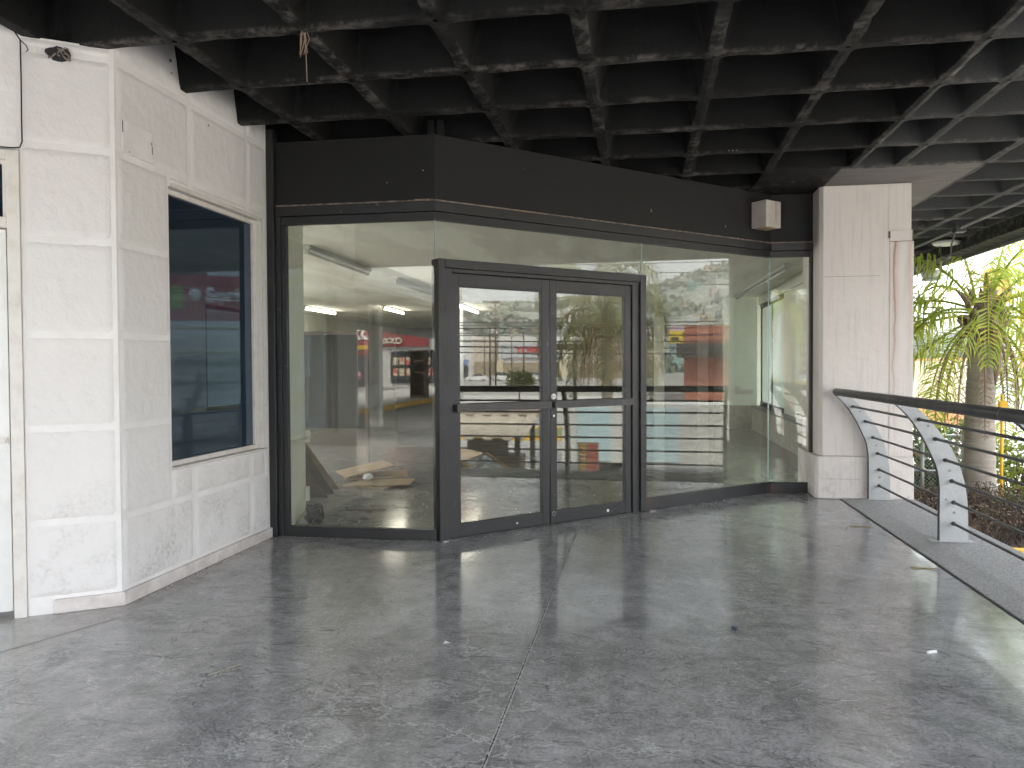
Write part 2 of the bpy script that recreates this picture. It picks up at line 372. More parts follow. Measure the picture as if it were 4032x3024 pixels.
m_floor = floor_mat('polished_concrete', (.205, .201, .198), (.300, .295, .291), .07, .20)
m_floor_in = floor_mat('shop_concrete', (.17, .17, .165), (.25, .25, .243), .05, .16)
m_gravel = mat('exposed_aggregate', (.36, .348, .336), .9, (.21, .205, .198), 60, .4, .6, bump=1.2, bs=90, speck=((.58, .56, .53), 110, .56, .66))
m_stucco = stucco_mat('white_stucco')
m_smooth = mat('white_painted_band', (.84, .82, .81), .7, (.77, .745, .73), 6, bump=.35, bs=30)
m_plinth = mat('plinth_paint', (.72, .68, .66), .75, (.55, .49, .46), 7, bump=.5, bs=25)
m_cream = mat('cream_frame_paint', (.72, .69, .65), .45, (.60, .55, .50), 9, .45, .75, bump=.1, bs=60)
m_black = mat('black_metal_paint', (.011, .011, .0125), .36, (.019, .0188, .0195), 7, r2=.55, bump=.08, bs=50, speck=((.13, .11, .09), 16, .70, .78))
m_fascia = mat('black_board', (.009, .009, .0095), .55, (.014, .0135, .013), 3, r2=.7, spec=.3, bump=.06, bs=30, speck=((.10, .08, .06), 5, .72, .9))
m_bare = mat('bare_edge', (.30, .23, .17), .6, (.08, .07, .06), 20, .45, .6)
m_rusty = mat('rusty_black_metal', (.020, .020, .022), .5, (.062, .036, .030), 2.2, .52, .60)
m_alu = mat('worn_aluminium', (.45, .45, .45), .3, metal=.9)
m_glass = glass('shop_glass', (.965, .978, .955), .05, .05)
m_glass_door = glass('door_glass', (.88, .89, .86), .07, .02)
m_edge = mat('glass_edge', (.30, .42, .38), .2)
m_tint = tinted('blue_tinted_glass')
m_waffle = waffle_mat('waffle_black')
m_soffit = mat('bare_concrete_soffit', (.135, .123, .115), .8, (.095, .087, .081), 3, bump=.3, bs=20, stretch=(1, 4, 1), speck=((.34, .32, .30), 2.2, .72, .76))
m_col = column_mat('painted_concrete')
m_steel = mat('grey_steel_paint', (.44, .455, .458), .42, (.37, .383, .387), 5, bump=.08, bs=30, speck=((.25, .24, .23), 30, .68, .74))
m_rail = mat('dark_rail_paint', (.035, .035, .037), .33, (.055, .054, .053), 8, r2=.5)
m_lampbox = mat('lamp_box_paint', (.50, .46, .43), .55, (.40, .35, .32), 4, bump=.05)
m_bulb = mat('white_plastic', (.8, .8, .78), .3)
m_string = mat('twine', (.28, .22, .15), .9)
m_wire = mat('black_cable', (.012, .011, .014), .5)
m_palewire = mat('pale_wire', (.40, .36, .26), .7)
m_yellow = mat('yellow_paint', (.72, .42, .03), .6, (.55, .32, .05), 9, .5, .6)
m_white = mat('white_paint', (.78, .78, .77), .5, (.68, .68, .66), 4)
m_wallin = mat('shop_wall_paint', (.76, .77, .67), .75, (.70, .71, .62), 2, bump=.1, bs=20)
m_ceilin = mat('shop_ceiling_board', (.84, .84, .76), .8, (.72, .70, .62), 1.2, .46, .54, stretch=(1, .25, 1))
m_rough = mat('rough_render', (.45, .43, .36), .9, (.33, .31, .26), 8, bump=1.0, bs=30)
m_brownin = mat('brown_shop_board', (.10, .08, .06), .7, (.075, .06, .045), 2)
m_darkin = mat('dark_room', (.03, .03, .032), .9)  # near-black colour that paints in the dark of rooms and holes
m_lamp = mat('lit_tube', (1.0, .93, .80), .4, (1, .93, .8), emit=6.0)
m_fixture = mat('lamp_batten', (.55, .56, .53), .4, (.48, .48, .46))
m_tubeoff = mat('unlit_tube', (.72, .73, .70), .25)
m_board = mat('raw_fibreboard', (.42, .31, .20), .8, (.33, .24, .16), 6, bump=.1)
m_boardedge = mat('board_dark', (.17, .12, .085), .8, (.11, .08, .06), 3)
m_bag = mat('black_plastic_bag', (.02, .02, .02), .3, bump=.8, bs=12)
m_whitebag = mat('white_plastic_bag', (.75, .76, .78), .3, bump=.6, bs=20)
m_plastic = mat('ivory_plastic', (.68, .68, .60), .4)

# ------------------------------------------------------------------ floors
fl = MB(); fl.box(-9.9, -1.02, -1.6, 2.1, 30.2, 0.0)
struct('terrace_floor', fl, m_floor)
fl = MB(); fl.box(2.101, 9.956, -1.6, 2.70, 30.2, -.0005); struct('shop_floor', fl, m_floor_in)
cpf = MB(); cpf.box(-45, -60, -1.6, 2.1, -1.03, -.004)
sc_ = MB(); sc_.box(-45, -1.02, -1.6, -9.91, 40, -.004); struct('added_bounce_court', sc_, mat('bounce_court_pale', (.56, .55, .53), .8, (.50, .49, .47), 1.0))  # unseen pale ground added to bounce light into the shop
struct('car_park_floor', cpf, mat('pale_car_park_concrete', (.28, .275, .265), .7, (.23, .225, .22), .8, bump=.1, bs=30))
# the gravel-finished strip under the railing
g = MB(); n = 120
vs = []; fs = []
ys = [-9 + i * (18.9 / n) for i in range(n + 1)]
for i, y in enumerate(ys):
    e = .008 * nz(0, y, 3, 9)
    vs += [(2.103 + e, y, -.02), (2.107 + e, y, .008), (2.85, y, .012), (2.85, y, -1.6)]
for i in range(n):
    a, b = 4*i, 4*(i+1)
    for k in range(3): fs.append((a+k, b+k, b+k+1, a+k+1))
g.add(vs, fs); struct('gravel_strip', g, m_gravel)
b = MB(); b.box(2.088, -9, -.01, 2.1025, 9.9, .0025); tag(b.build('edge_joint', mat('dark_sealant', (.03, .03, .03), .9)), kind='structure')
# saw-cut joint across the terrace with dust crumbs along it
j = MB(); pts = [(-.57 + .004 * nz(0, y, 0, 3), y) for y in [(-6 + .12 * i) for i in range(110)]]
for i in range(len(pts) - 1):
    (x0, y0), (x1, y1) = pts[i], pts[i+1]
    j.add([(x0-.003, y0, .003), (x0+.003, y0, .003), (x1+.003, y1, .003), (x1-.003, y1, .003)], [(0, 1, 2, 3)])
tag(j.build('floor_joint', mat('joint_dark', (.018, .018, .018), .9)), kind='structure')  # near-black strip drawn along the joint line
j2 = MB()
for i in range(2600):
    y = ru(1.6, 7.2); x = -.57 + (.0055 if rnd() < .75 else -.0055) + ru(-.003, .003) + .004 * nz(0, y, 0, 3); r = ru(.0012, .0034) * (1.6 if rnd() < .08 else 1)
    if nz(1, y, 5, 2.2) < -.22: continue
    j2.add([(x-r, y-r*2.2, .004), (x+r, y-r*1.6, .0045), (x, y+r*2.6, .0042), (x, y, .004 + r * .8)], [(0, 1, 3), (1, 2, 3), (2, 0, 3)])
tag(j2.build('joint_crumbs', mat('pale_dust', (.40, .39, .37), .95)), kind='stuff')
j = MB()
for i in range(12):
    t0, t1 = i / 12, (i + 1) / 12
    def P(t): return Vector((-3.42 + .42 * t + .003 * nz(t, 0, 0, 9), 3.1 + 1.05 * t, .003))
    a, b = P(t0), P(t1)
    j.add([a + Vector((-.003, 0, 0)), a + Vector((.003, 0, 0)), b + Vector((.003, 0, 0)), b + Vector((-.003, 0, 0))], [(0, 1, 2, 3)])
tag(j.build('floor_joint', bpy.data.materials['joint_dark']), kind='structure')

# ------------------------------------------------------------------ stucco wall
BX = -3.15
A0 = Vector((-3.15, 4.387, 0)); AD = Vector((-.8137, -.5812, 0)).normalized(); AN = Vector((-AD.y, AD.x, 0)) * 1.0
if AN.y > 0: AN = -AN           # outward normal of the chamfered wall, towards the terrace
wall = thing('stucco_wall', 'white stucco wall in large panels with dark window and door', 'wall', (-3.15, 4.387, 0))
Wb = thing  # keep linter quiet
win = (4.93, 6.225, .775, 2.675)       # y0 y1 z0 z1 opening in the long wall
core = MB()
core.box(BX - .20, 4.387, 0, BX, win[0], 3.74); core.box(BX - .20, win[1], 0, BX, 6.349, 3.74)
core.box(BX - .20, win[0], 0, BX, win[1], win[2]); core.box(BX - .20, win[0], win[3], BX, win[1], 3.74)
def apt(s, z, d=0.0): return A0 + AD * s + AN * d + Vector((0, 0, z))
core.extr([apt(0, 0), apt(.40, 0), apt(.40, 0, -.2), apt(.08, 0, -.2)], (0, 0, 3.378))
core.extr([apt(.4005, 0), apt(.495, 0), apt(.495, 0, -.2), apt(.4005, 0, -.2)], (0, 0, 3.43))
core.extr([apt(.495, 2.715), apt(1.62, 2.715), apt(1.62, 2.715, -.2), apt(.495, 2.715, -.2)], (0, 0, 1.025))
core.extr([apt(1.62, 0), apt(2.5, 0), apt(2.5, 0, -.2), apt(1.62, 0, -.2)], (0, 0, 3.74))
core.build('wall_core', m_smooth, wall)
pan = MB()
def panel(o, u, w, h, nrm, seed, th=.0085):
    """rough stucco field: lumpy front, ragged edge falling back to the smooth band"""
    o, u, nrm = Vector(o), Vector(u), Vector(nrm); st = .022
    nx, nzz = max(3, int(w / st)), max(3, int(h / st)); vs = []; fs = []
    for jz in range(nzz + 1):
        for ix in range(nx + 1):
            a, b = ix / nx * w, jz / nzz * h
            ed = ix in (0, nx) or jz in (0, nzz)
            ra = .006 * nz(seed, a * 25, b * 25) if ix in (0, nx) else 0
            rb = .006 * nz(seed + 9, a * 25, b * 25) if jz in (0, nzz) else 0
            d = -.002 if ed else th + .0035 * nz(a * 14 + seed, b * 14, 1) + .003 * nz(a * 34 + seed, b * 34, 5)
            vs.append(o + u * (a + ra) + Vector((0, 0, b + rb)) + nrm * d)
    for jz in range(nzz):
        for ix in range(nx):
            a = jz * (nx + 1) + ix; fs.append((a, a + 1, a + nx + 2, a + nx + 1))
    if u.cross(Vector((0, 0, 1))).dot(nrm) < 0: fs = [f[::-1] for f in fs]
    pan.add(vs, fs)
rows = [(.085, .541), (.541, 1.097), (1.097, 1.651), (1.651, 2.209), (2.209, 2.755), (2.755, 3.306), (3.306, 3.73)]
cols = [(4.387, 5.185), (5.185, 6.008), (6.008, 6.349)]
gp = .016; k = 0
for (z0, z1) in rows:
    for (y0, y1) in cols:
        rects = [(y0, y1, z0, z1)]
        W0, W1, V0, V1 = win[0] - .012, win[1] + .04, win[2] - .035, win[3] + .035
        out = []
        for (a, b, c, d) in rects:
            if b <= W0 or a >= W1 or d <= V0 or c >= V1: out.append((a, b, c, d)); continue
            if a < W0: out.append((a, W0 + gp, c, d))
            if b > W1: out.append((W1 - gp, b, c, d))
            aa, bb = max(a, W0), min(b, W1)
            if c < V0: out.append((aa, bb, c, V0 + gp))
            if d > V1: out.append((aa, bb, V1 - gp, d))
        for (a, b, c, d) in out:
            k += 1
            w, h = b - a - 2 * gp, d - c - 2 * gp
            if w > .02 and h > .02: panel((BX, a + gp, c + gp), (0, 1, 0), w, h, (1, 0, 0), k * 3.7)
    k += 1; panel(apt(.022, z0 + gp), AD, .495 - .03, min(z1, 3.385) - z0 - 2 * gp, AN, k * 3.7)
    panel(apt(1.66, z0 + gp), AD, .8, z1 - z0 - 2 * gp, AN, k * 5.1)
pan.build('stucco_panel', m_stucco, wall, smooth=True)
pl = MB()
pl.strip([(-3.445, 4.176), (BX, 4.387), (BX, 6.345)], .028, 0.0, .0, .085)
pl.build('plinth', m_plinth, wall, bevel=.008)
pt = MB()   # patched square with a cracked edge
pt.box(BX + .004, 4.44, 2.775, BX + .0165, 4.74, 2.975)
pt.build('patch', m_smooth, wall, bevel=.004)
cr = MB()
for (y, z, l) in ((4.44, 2.93, .07), (4.735, 2.86, .05), (4.73, 2.90, .02)):
    cr.box(BX + .0168, y - .003, z - l / 2, BX + .0185, y + .003, z + l / 2)
for (y, z, r) in ((5.42, 3.225, .010), (4.95, 3.52, .016), (4.96, 3.44, .009), (4.5, 2.79, .006), (5.84, 3.53, .012)):
    cr.add([(BX + .02, y - r, z - r * .5), (BX + .02, y + r, z - r * .7), (BX + .02, y + r * .6, z + r * .5), (BX + .02, y - r * .7, z + r * .6)], [(0, 1, 2, 3)])
cr.build('chip', m_darkin, wall)
# knocked-out hole with cable stubs
h = MB(); c0 = apt(.285, 3.295, .012); ring = []
for i in range(18):
    t = 2 * math.pi * i / 18; rr = 1 + .35 * nz(i * 1.7, 2, 1)
    ring.append(c0 + AD * (-.062 * rr * math.cos(t)) + Vector((0, 0, .042 * rr * math.sin(t))))
h.extr(ring, AN * .008); h.build('hole', m_darkin, wall)
h = MB()
for i in range(7):
    a = c0 + AD * ru(-.045, .045) + Vector((0, 0, ru(-.02, .03))) + AN * .005
    pts = [a + AD * (.03 * math.sin(q + i)) + Vector((0, 0, .022 * math.cos(q * 1.3 + i * 2))) + AN * (.006 + .012 * math.sin(q * 2) ** 2) for q in (0, .6, 1.2, 1.8, 2.4)]
    h.tube(pts, .0045, 6)
h.build('cable_stub', mat('torn_cable', (.16, .10, .07), .6, (.30, .29, .28), 20), wall)
# window in the long wall
wn = MB(); xf = BX - .085
y0, y1, z0, z1 = win
t = .035
wn.box(xf, y0, z0, xf + .045, y1, z0 + t); wn.box(xf, y0, z1 - t, xf + .045, y1, z1)
wn.box(xf, y0, z0 + t, xf + .045, y0 + t, z1 - t); wn.box(xf, y1 - t, z0 + t, xf + .045, y1, z1 - t)
wf = wn.build('window', m_cream, wall, bevel=.004)
b = MB(); b.box(xf + .012, y0 + t, z0 + t, xf + .02, y1 - t, z1 - t); b.build('pane', m_tint, wf)
b = MB(); b.box(BX - .04, y0 - .005, z0 - .018, BX + .026, y1 + .045, z0 + .002); b.box(BX - .04, y0, z1 - .002, BX + .014, y1 + .03, z1 + .03); b.box(BX - .04, y1 - .002, z0 + .002, BX + .012, y1 + .03, z1 - .002)
b.build('surround', m_cream, wf, bevel=.005)
# door in the chamfered wall (only its jamb and edge show)
dj = MB()
def abox(mb, s0, s1, zz0, zz1, d0, d1): mb.obox(apt(s0, zz0, d0), AD * (s1 - s0), AN * (d1 - d0), (0, 0, zz1 - zz0))
abox(dj, .497, .562, 0, 2.71, -.10, .018); abox(dj, 1.555, 1.62, 0, 2.71, -.10, .018); abox(dj, .562, 1.555, 2.655, 2.71, -.10, .012)
abox(dj, .562, 1.555, 2.265, 2.325, -.10, .008)
df = dj.build('door_frame', m_cream, wall, bevel=.004)
b = MB(); abox(b, .562, .585, 2.325, 2.655, -.09, -.03); abox(b, .585, 1.555, 2.635, 2.655, -.09, -.03); b.build('transom_bead', m_cream, df)
b = MB(); abox(b, .585, 1.54, 2.33, 2.65, -.06, -.052); b.build('transom_pane', m_tint, df)
b = MB(); abox(b, .572, 1.545, .035, 2.258, -.085, -.03); dr = b.build('door', m_white, wall, bevel=.003)
b = MB(); abox(b, .582, .66, 1.02, 1.055, -.03, -.012); abox(b, .588, .60, 1.03, 1.045, -.012, .01); b.build('latch', m_cream, dr, bevel=.002)
# black cable stapled down the wall
cb = MB(); P = [apt(.66, 3.74, .03), apt(.60, 3.60, .028), apt(.555, 3.46, .026), apt(.478, 3.34, .025), apt(.477, 3.1, .024), apt(.479, 2.9, .024), apt(.478, 2.76, .026), apt(.49, 2.725, .026), apt(.53, 2.718, .026), apt(.70, 2.716, .026)]
cb.tube(P, .0042, 6); cb.tube([P[3], apt(.45, 3.315, .022), apt(.44, 3.29, .024), apt(.452, 3.28, .02)], .003, 5)
tag(cb.build('cable', m_wire, None, True), 'thin black cable running down the white wall to the door frame', 'cable')

# ------------------------------------------------------------------ shopfront
Fp = [(-3.085, 6.40), (-1.690, 6.40), (1.43, 9.36), (1.945, 9.375)]
d0 = Vector((-1.690, 6.40, 0)); d1 = Vector((1.43, 9.36, 0)); DD = (d1 - d0).normalized(); DN = Vector((DD.y, -DD.x, 0)); DLEN = (d1 - d0).length
def dpt(s, z, d=0.0): return d0 + DD * s + DN * d + Vector((0, 0, z))
def dbox(mb, s0, s1, z0, z1, f0, f1): mb.obox(dpt(s0, z0, f0), DD * (s1 - s0), DN * (f1 - f0), (0, 0, z1 - z0))
shop = thing('shopfront', 'black framed glass shopfront with double doors and deep black fascia', 'shopfront', (-.2, 7.6, 0))
b = MB(); b.strip(Fp, 0.0, .09, 2.835, 3.366); b.build('fascia', m_fascia, shop)
b = MB()
for (s_, z_, w_, h_) in ((2.45, 2.98, .004, .03), (3.55, 2.93, .004, .022), (.9, 3.2, .003, .004)):
    dbox(b, s_, s_ + w_, z_, z_ + h_, .0005, .0015)
for (x_, z_, w_, h_) in ((-1.79, 3.07, .008, .008), (-2.1, 2.98, .003, .012)): b.box(x_, 6.3985, z_, x_ + w_, 6.3995, z_ + h_)
b.build('paint_fleck', m_plastic, shop)
b = MB(); b.box(-1.86, 6.372, 2.822, -1.70, 6.398, 2.834); b.build('loose_strip', m_bare, shop)
b = MB(); b.strip(Fp, .022, .08, 2.735, 2.818); b.build('trim', m_black, shop, bevel=.004)
b = MB(); b.strip(Fp, .028, -.0235, 2.8185, 2.8225); b.strip(Fp, .0, .085, 2.819, 2.8345); b.build('trim_edge', m_bare, shop)
b = MB(); b.strip(Fp, -.004, .06, 2.665, 2.733); b.build('head_rail', m_black, shop, bevel=.003)
b = MB(); b.strip(Fp, .012, -.0045, 2.668, 2.682); b.build('head_bead', m_black, shop)
b = MB(); b.box(-3.158, 6.352, 0, -3.087, 6.47, 3.47); b.build('end_post', m_black, shop, bevel=.004)
b = MB(); b.box(-3.0855, 6.385, 0, -3.045, 6.46, 2.733); b.box(-3.0445, 6.40, .0, -3.0, 6.45, 2.664); b.build('side_frame', m_black, shop, bevel=.003)
b = MB(); b.strip([(-3.0, 6.40), (-1.690, 6.40)], .012, .05, .0, .088); b.build('sill', m_black, shop, bevel=.004)
e1 = dpt(2.36, 0); b = MB(); b.strip([(e1.x, e1.y), (1.43, 9.36), (1.868, 9.375)], .014, .05, .0, .118); b.build('sill', m_rusty, shop, bevel=.004)
b = MB(); b.box(1.862, 9.352, .119, 1.944, 9.45, 2.734); b.build('end_post', m_black, shop, bevel=.004)
b = MB(); b.box(-.22, 6.5, 3.2, .0, 6.62, 3.2); 
b = MB()
for s in (-.02, .06): b.obox(d0 + Vector((s - .07, .12, 3.30)), (.055, 0, 0), (0, .05, 0), (0, 0, .22))
b.build('hanger', m_fascia, shop)
# panes (8 mm float glass)
b = MB(); b.box(-3.0, 6.418, .086, -1.701, 6.426, 2.668); b.build('pane', m_glass, shop)
b = MB(); dbox(b, .012, 2.335, 2.345, 2.668, -.026, -.018); b.build('pane', m_glass, shop)
b = MB(); dbox(b, 2.342, DLEN - .008, .112, 2.668, -.026, -.018); b.build('pane', m_glass, shop)
b = MB(); b.box(1.437, 9.385, .112, 1.865, 9.393, 2.668); b.build('pane', m_glass, shop)
b = MB(); dbox(b, 2.3355, 2.3415, 2.345, 2.666, -.028, -.016); dbox(b, DLEN - .0075, DLEN - .001, .119, 2.664, -.029, -.015); b.box(-1.7005, 6.416, .09, -1.6965, 6.428, 2.664)
b.build('glass_seam', m_edge, shop)
# door frame and leaves
b = MB()
dbox(b, .002, .066, 0, 2.343, -.07, .05); dbox(b, 2.262, 2.338, 0, 2.343, -.07, .05); dbox(b, .067, 2.261, 2.27, 2.343, -.07, .05)
dfm = b.build('door_frame', m_black, shop, bevel=.004)
b = MB()
dbox(b, .0665, .148, 0, 2.2695, -.07, .028); dbox(b, 2.172, 2.2615, 0, 2.2695, -.07, .028); dbox(b, .149, 2.171, 2.237, 2.2695, -.07, .028)
b.build('door_stop', m_black, dfm, bevel=.003)
def leaf(s0, s1, g0, g1, bar0, bar1):
    b = MB()
    dbox(b, s0, g0, .005, 2.232, -.035, .012); dbox(b, g1, s1, .005, 2.232, -.035, .012)
    dbox(b, g0 + .0005, g1 - .0005, .005, .112, -.035, .0115); dbox(b, g0 + .0005, g1 - .0005, 2.13, 2.232, -.035, .0115)
    o = b.build('door', m_black, shop, bevel=.003)
    b = MB(); dbox(b, g0 + .001, g1 - .001, .1125, 2.1295, -.012, -.004); b.build('pane', m_glass_door, o)
    b = MB()
    for (a, c, e, f) in ((g0, g1, .1125, .124), (g0, g1, 2.118, 2.1295)): dbox(b, a + .001, c - .001, e, f, -.003, .008)
    for (a, c) in ((g0 + .0005, g0 + .011), (g1 - .011, g1 - .0005)): dbox(b, a, c, .1245, 2.1175, -.003, .008)
    b.build('glazing_bead', m_black, o)
    b = MB()
    dbox(b, bar0, bar1, 1.066, 1.134, .05, .062)
    for q in range(4): dbox(b, bar0, bar1, 1.069 + q * .017, 1.080 + q * .017, .0625, .072)
    for s in (bar0 + .005, bar1 - .045): dbox(b, s, s + .04, 1.072, 1.128, .0125, .0498)
    b.build('push_bar', mat('ribbed_bar', (.035, .035, .037), .3, (.06, .058, .055), 9), o, bevel=.0015)
    return o
lf = leaf(.152, 1.160, .215, 1.085, .165, 1.15)
rf = leaf(1.178, 2.168, 1.242, 2.09, 1.19, 2.15)
rf['label'] = 'door leaf with lock cylinders on its edge'
def disc(mb, s, z, r, f0, f1, n=18):
    ring = [dpt(s + r * math.cos(2*math.pi*i/n), z + r * math.sin(2*math.pi*i/n), f0) for i in range(n)]
    mb.extr(ring, DN * (f1 - f0))
b = MB(); disc(b, 1.207, 1.172, .026, .0125, .020); disc(b, 1.207, 1.172, .016, .0202, .027); b.build('lock', m_alu, rf)
b = MB(); disc(b, 1.207, 1.172, .007, .0272, .029); disc(b, 1.207, .098, .012, .0205, .024); b.build('keyhole', m_darkin, rf)
b = MB(); disc(b, 1.207, .098, .021, .0125, .020); b.build('floor_lock', mat('dull_lock', (.20, .20, .20), .35, metal=.8), rf)
b = MB(); disc(b, 1.203, .995, .011, .0125, .03); b.build('knob', m_alu, rf)
b = MB(); disc(b, 1.86, .056, .015, .0125, .018); b.build('stop_cap', m_bulb, rf)
b = MB(); disc(b, .80, .056, .010, .0125, .016); b.build('stop_cap', m_alu, lf)
b = MB(); dbox(b, 2.345, 2.43, 0, .012, .0, .09); dbox(b, .0, .06, 0, .01, .055, .09); b.build('floor_plate', mat('worn_steel', (.30, .29, .28), .45, metal=.6), shop)
# mortar smeared along the threshold
b = MB()
for (a, c, off) in ((-.0, 2.33, .02),):
    n = 90
    for i in range(n):
        s = a + (c - a) * i / n; w = .035 + .03 * max(0, nz(s, 3, 1, 5)); l = (c - a) / n
        b.add([dpt(s, .003, off), dpt(s + l, .003, off), dpt(s + l, .003, off + w), dpt(s, .003, off + w)], [(0, 1, 2, 3)])
tag(b.build('threshold_mortar', mat('pale_mortar', (.34, .33, .32), .95, (.16, .16, .16), 12, .42, .6)), kind='structure')

# wall lamp box on the fascia
s0 = DLEN - .20; lamp = thing('wall_lamp', 'grey box wall lamp with water stains on the black fascia', 'wall lamp', tuple(dpt(s0, 2.98, .1)))
b = MB(); dbox(b, s0 - .13, s0 + .12, 2.955, 3.245, .002, .20); b.build('housing', m_lampbox, lamp, bevel=.006)
b = MB(); dbox(b, s0 - .11, s0 + .10, 2.951, 2.9545, .03, .18); b.build('diffuser', m_board, lamp)
b = MB()
for (q, l) in ((.025, .20), (.04, .26), (-.05, .1)): dbox(b, s0 + q, s0 + q + .004, 3.24 - l, 3.24, .2003, .2008)
b.build('drip_stain', mat('drip_brown', (.20, .16, .13), .8), lamp)

# ------------------------------------------------------------------ waffle slab
ZB, ZT = 3.37, 3.735
xs = [-2.7085 + .7879 * k for k in range(-4, 7)] + [2.454, 3.248, 4.04, 4.83, 5.16]
yr = [4.3283 + .7879 * k for k in range(-6, 34)]
yr[0] = -.9
wf_ = MB(); sp = MB(); sd = MB(); wg_ = MB()
def rj(x, y, ch): return nz(x, y, ch * 7.3, 5.5)
def corner_ring(x0, y0, x1, y1, r, nseg, jit):
    pts = []
    cs = [(x1 - r, y0 + r, -math.pi/2), (x1 - r, y1 - r, 0), (x0 + r, y1 - r, math.pi/2), (x0 + r, y0 + r, math.pi)]
    st = [(x0 + r, y0, x1 - r, y0), (x1, y0 + r, x1, y1 - r), (x1 - r, y1, x0 + r, y1), (x0, y1 - r, x0, y0 + r)]
    for q in range(4):
        a = st[q]
        for i in range(nseg): t = i / nseg; pts.append((a[0] + (a[2] - a[0]) * t, a[1] + (a[3] - a[1]) * t))
        c = cs[q]
        for i in range(3): t = c[2] + math.pi / 2 * i / 3; pts.append((c[0] + r * math.cos(t), c[1] + r * math.sin(t)))
    return pts
def cell(x0, y0, x1, y1, fine, wf_):
    ns = 8 if fine else 3
    hw = .040 if (x1 - x0) > .5 else .035
    oi = corner_ring(x0 + hw, y0 + hw, x1 - hw, y1 - hw, .045 if x1 - x0 > .4 else .02, ns, 0)
    m = len(oi); cx, cy = (x0 + x1) / 2, (y0 + y1) / 2
    hwx, hwy = (x1 - x0) / 2, (y1 - y0) / 2
    outer = []
    for (x, y) in oi:
        dx, dy = (x - cx) / (hwx - hw), (y - cy) / (hwy - hw); mx = max(abs(dx), abs(dy), 1e-6)
        outer.append((cx + hwx * dx / mx, cy + hwy * dy / mx))
    vs = []
    for (x, y) in outer: vs.append((x, y, ZB - (.012 * max(0, rj(x, y, 1)) + .006 * rj(x * 3, y * 3, 2) if fine else 0)))
    for (x, y) in oi:
        e = .013 * rj(x * 1.6, y * 1.6, 3) + .007 * rj(x * 5, y * 5, 4) if fine else 0
        ux, uy = (x - cx), (y - cy); l = math.hypot(ux, uy); vs.append((x + ux / l * e, y + uy / l * e, ZB + .004 + (.007 * rj(x, y, 5) if fine else 0)))
    for (x, y) in oi: ux, uy = x - cx, y - cy; vs.append((cx + ux * .985, cy + uy * .985, ZB + .03))
    tx, ty = .09, .09
    sx, sy = max(.3, (hwx - tx) / hwx), max(.3, (hwy - ty) / hwy)
    for (x, y) in oi: vs.append((cx + (x - cx) * sx / .985 * .99, cy + (y - cy) * sy / .985 * .99, ZT - .02))
    vs.append((cx, cy, ZT)); fs = []
    for q in range(3):
        for i in range(m): fs.append((q*m+i, (q+1)*m+i, (q+1)*m+(i+1) % m, q*m+(i+1) % m))
    for i in range(m): fs.append((3*m+i, 4*m, 3*m+(i+1) % m))
    wf_.add(vs, [f[::-1] for f in fs])
for i in range(len(xs) - 1):
    for jy in range(len(yr) - 1):
        x0, x1, y0, y1 = xs[i], xs[i+1], yr[jy], yr[jy+1]
        cx, cy = (x0 + x1) / 2, (y0 + y1) / 2
        if cx < 1.2 and cy > 11.2: continue
        if cx > 4.9: wf_.box(x0, y0, 3.20, x1, y1, ZT); continue
        if jy < 1: sd.box(x0, y0, 3.24, x1, y0 + .25, ZT); wf_.add([(x0, y0 + .25, ZB), (x1, y0 + .25, ZB), (x1, y1, ZB), (x0, y1, ZB)], [(0, 3, 2, 1)]); continue
        if 1.23 < cx < 3.25 and 8.26 < cy < 10.64:
            for (xa, xb, mb) in ((x0, min(x1, 1.93), sd), (max(x0, 1.93), x1, sp)):
                if xb - xa > .01: mb.add([(xa, y0, ZB + .001), (xb, y0, ZB + .001), (xb, y1, ZB + .001), (xa, y1, ZB + .001)], [(0, 3, 2, 1)])
            continue
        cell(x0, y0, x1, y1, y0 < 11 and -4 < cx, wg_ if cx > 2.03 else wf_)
ceil = struct('waffle_ceiling', wf_, m_waffle)
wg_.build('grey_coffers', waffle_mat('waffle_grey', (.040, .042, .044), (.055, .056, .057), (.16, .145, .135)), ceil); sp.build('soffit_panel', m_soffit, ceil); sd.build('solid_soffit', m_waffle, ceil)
b = MB(); b.box(-5.9, -.95, 3.742, 5.2, 31, 3.95); b.build('slab', m_waffle, ceil)
b = MB(); b.box(5.161, -.95, 3.16, 5.22, 31, 3.74); b.build('edge_beam', mat('grey_edge_beam', (.10, .10, .105), .6), ceil)

# things hanging from the ceiling
b = MB()
def drape(x, y, z, l, n, sp_, mb, r=.003):
    for i in range(n):
        a = x + ru(-sp_, sp_); bb = ru(.5, 1) * l
        pts = [(a, y, z), (a + ru(-.01, .01), y, z - bb * .5), (a + ru(-.02, .02), y + .01, z - bb), (a + ru(-.005, .03), y, z - bb * .45), (a + .012, y, z - .02)]
        mb.tube(pts, r, 5)
b.ball((-1.93, 4.38, 3.40), .016, 8); drape(-1.92, 4.35, 3.40, .17, 5, .012, b, .0025); b.tube([(-1.905, 4.35, 3.33), (-1.90, 4.35, 3.18), (-1.898, 4.35, 3.09)], .0028, 5)
tag(b.build('twine', m_string), 'frayed brown twine hanging in loops from a ceiling rib', 'twine')
for (lab, x, y, n_, l) in (('pale wires hanging in the coffer left of the widest dark rib', .78, 7.42, 3, .26), ('grey wires against the fifth row of ribs near the fascia', .42, 8.9, 2, .3), ('yellowish wire ends hanging just before the flat soffit', 1.62, 8.9, 3, .22)):
    b = MB()
    for i in range(n_):
        a = x + i * .035
        b.tube([(a, y + .2, ZB + l), (a + .004, y + .16, ZB + .06), (a - .004, y + .02, ZB + .02), (a - .012, y - .02, ZB + .002)], .0035, 5)
    tag(b.build('loose_wires', m_palewire), lab, 'wires', 'loose wires in the waffle ceiling')
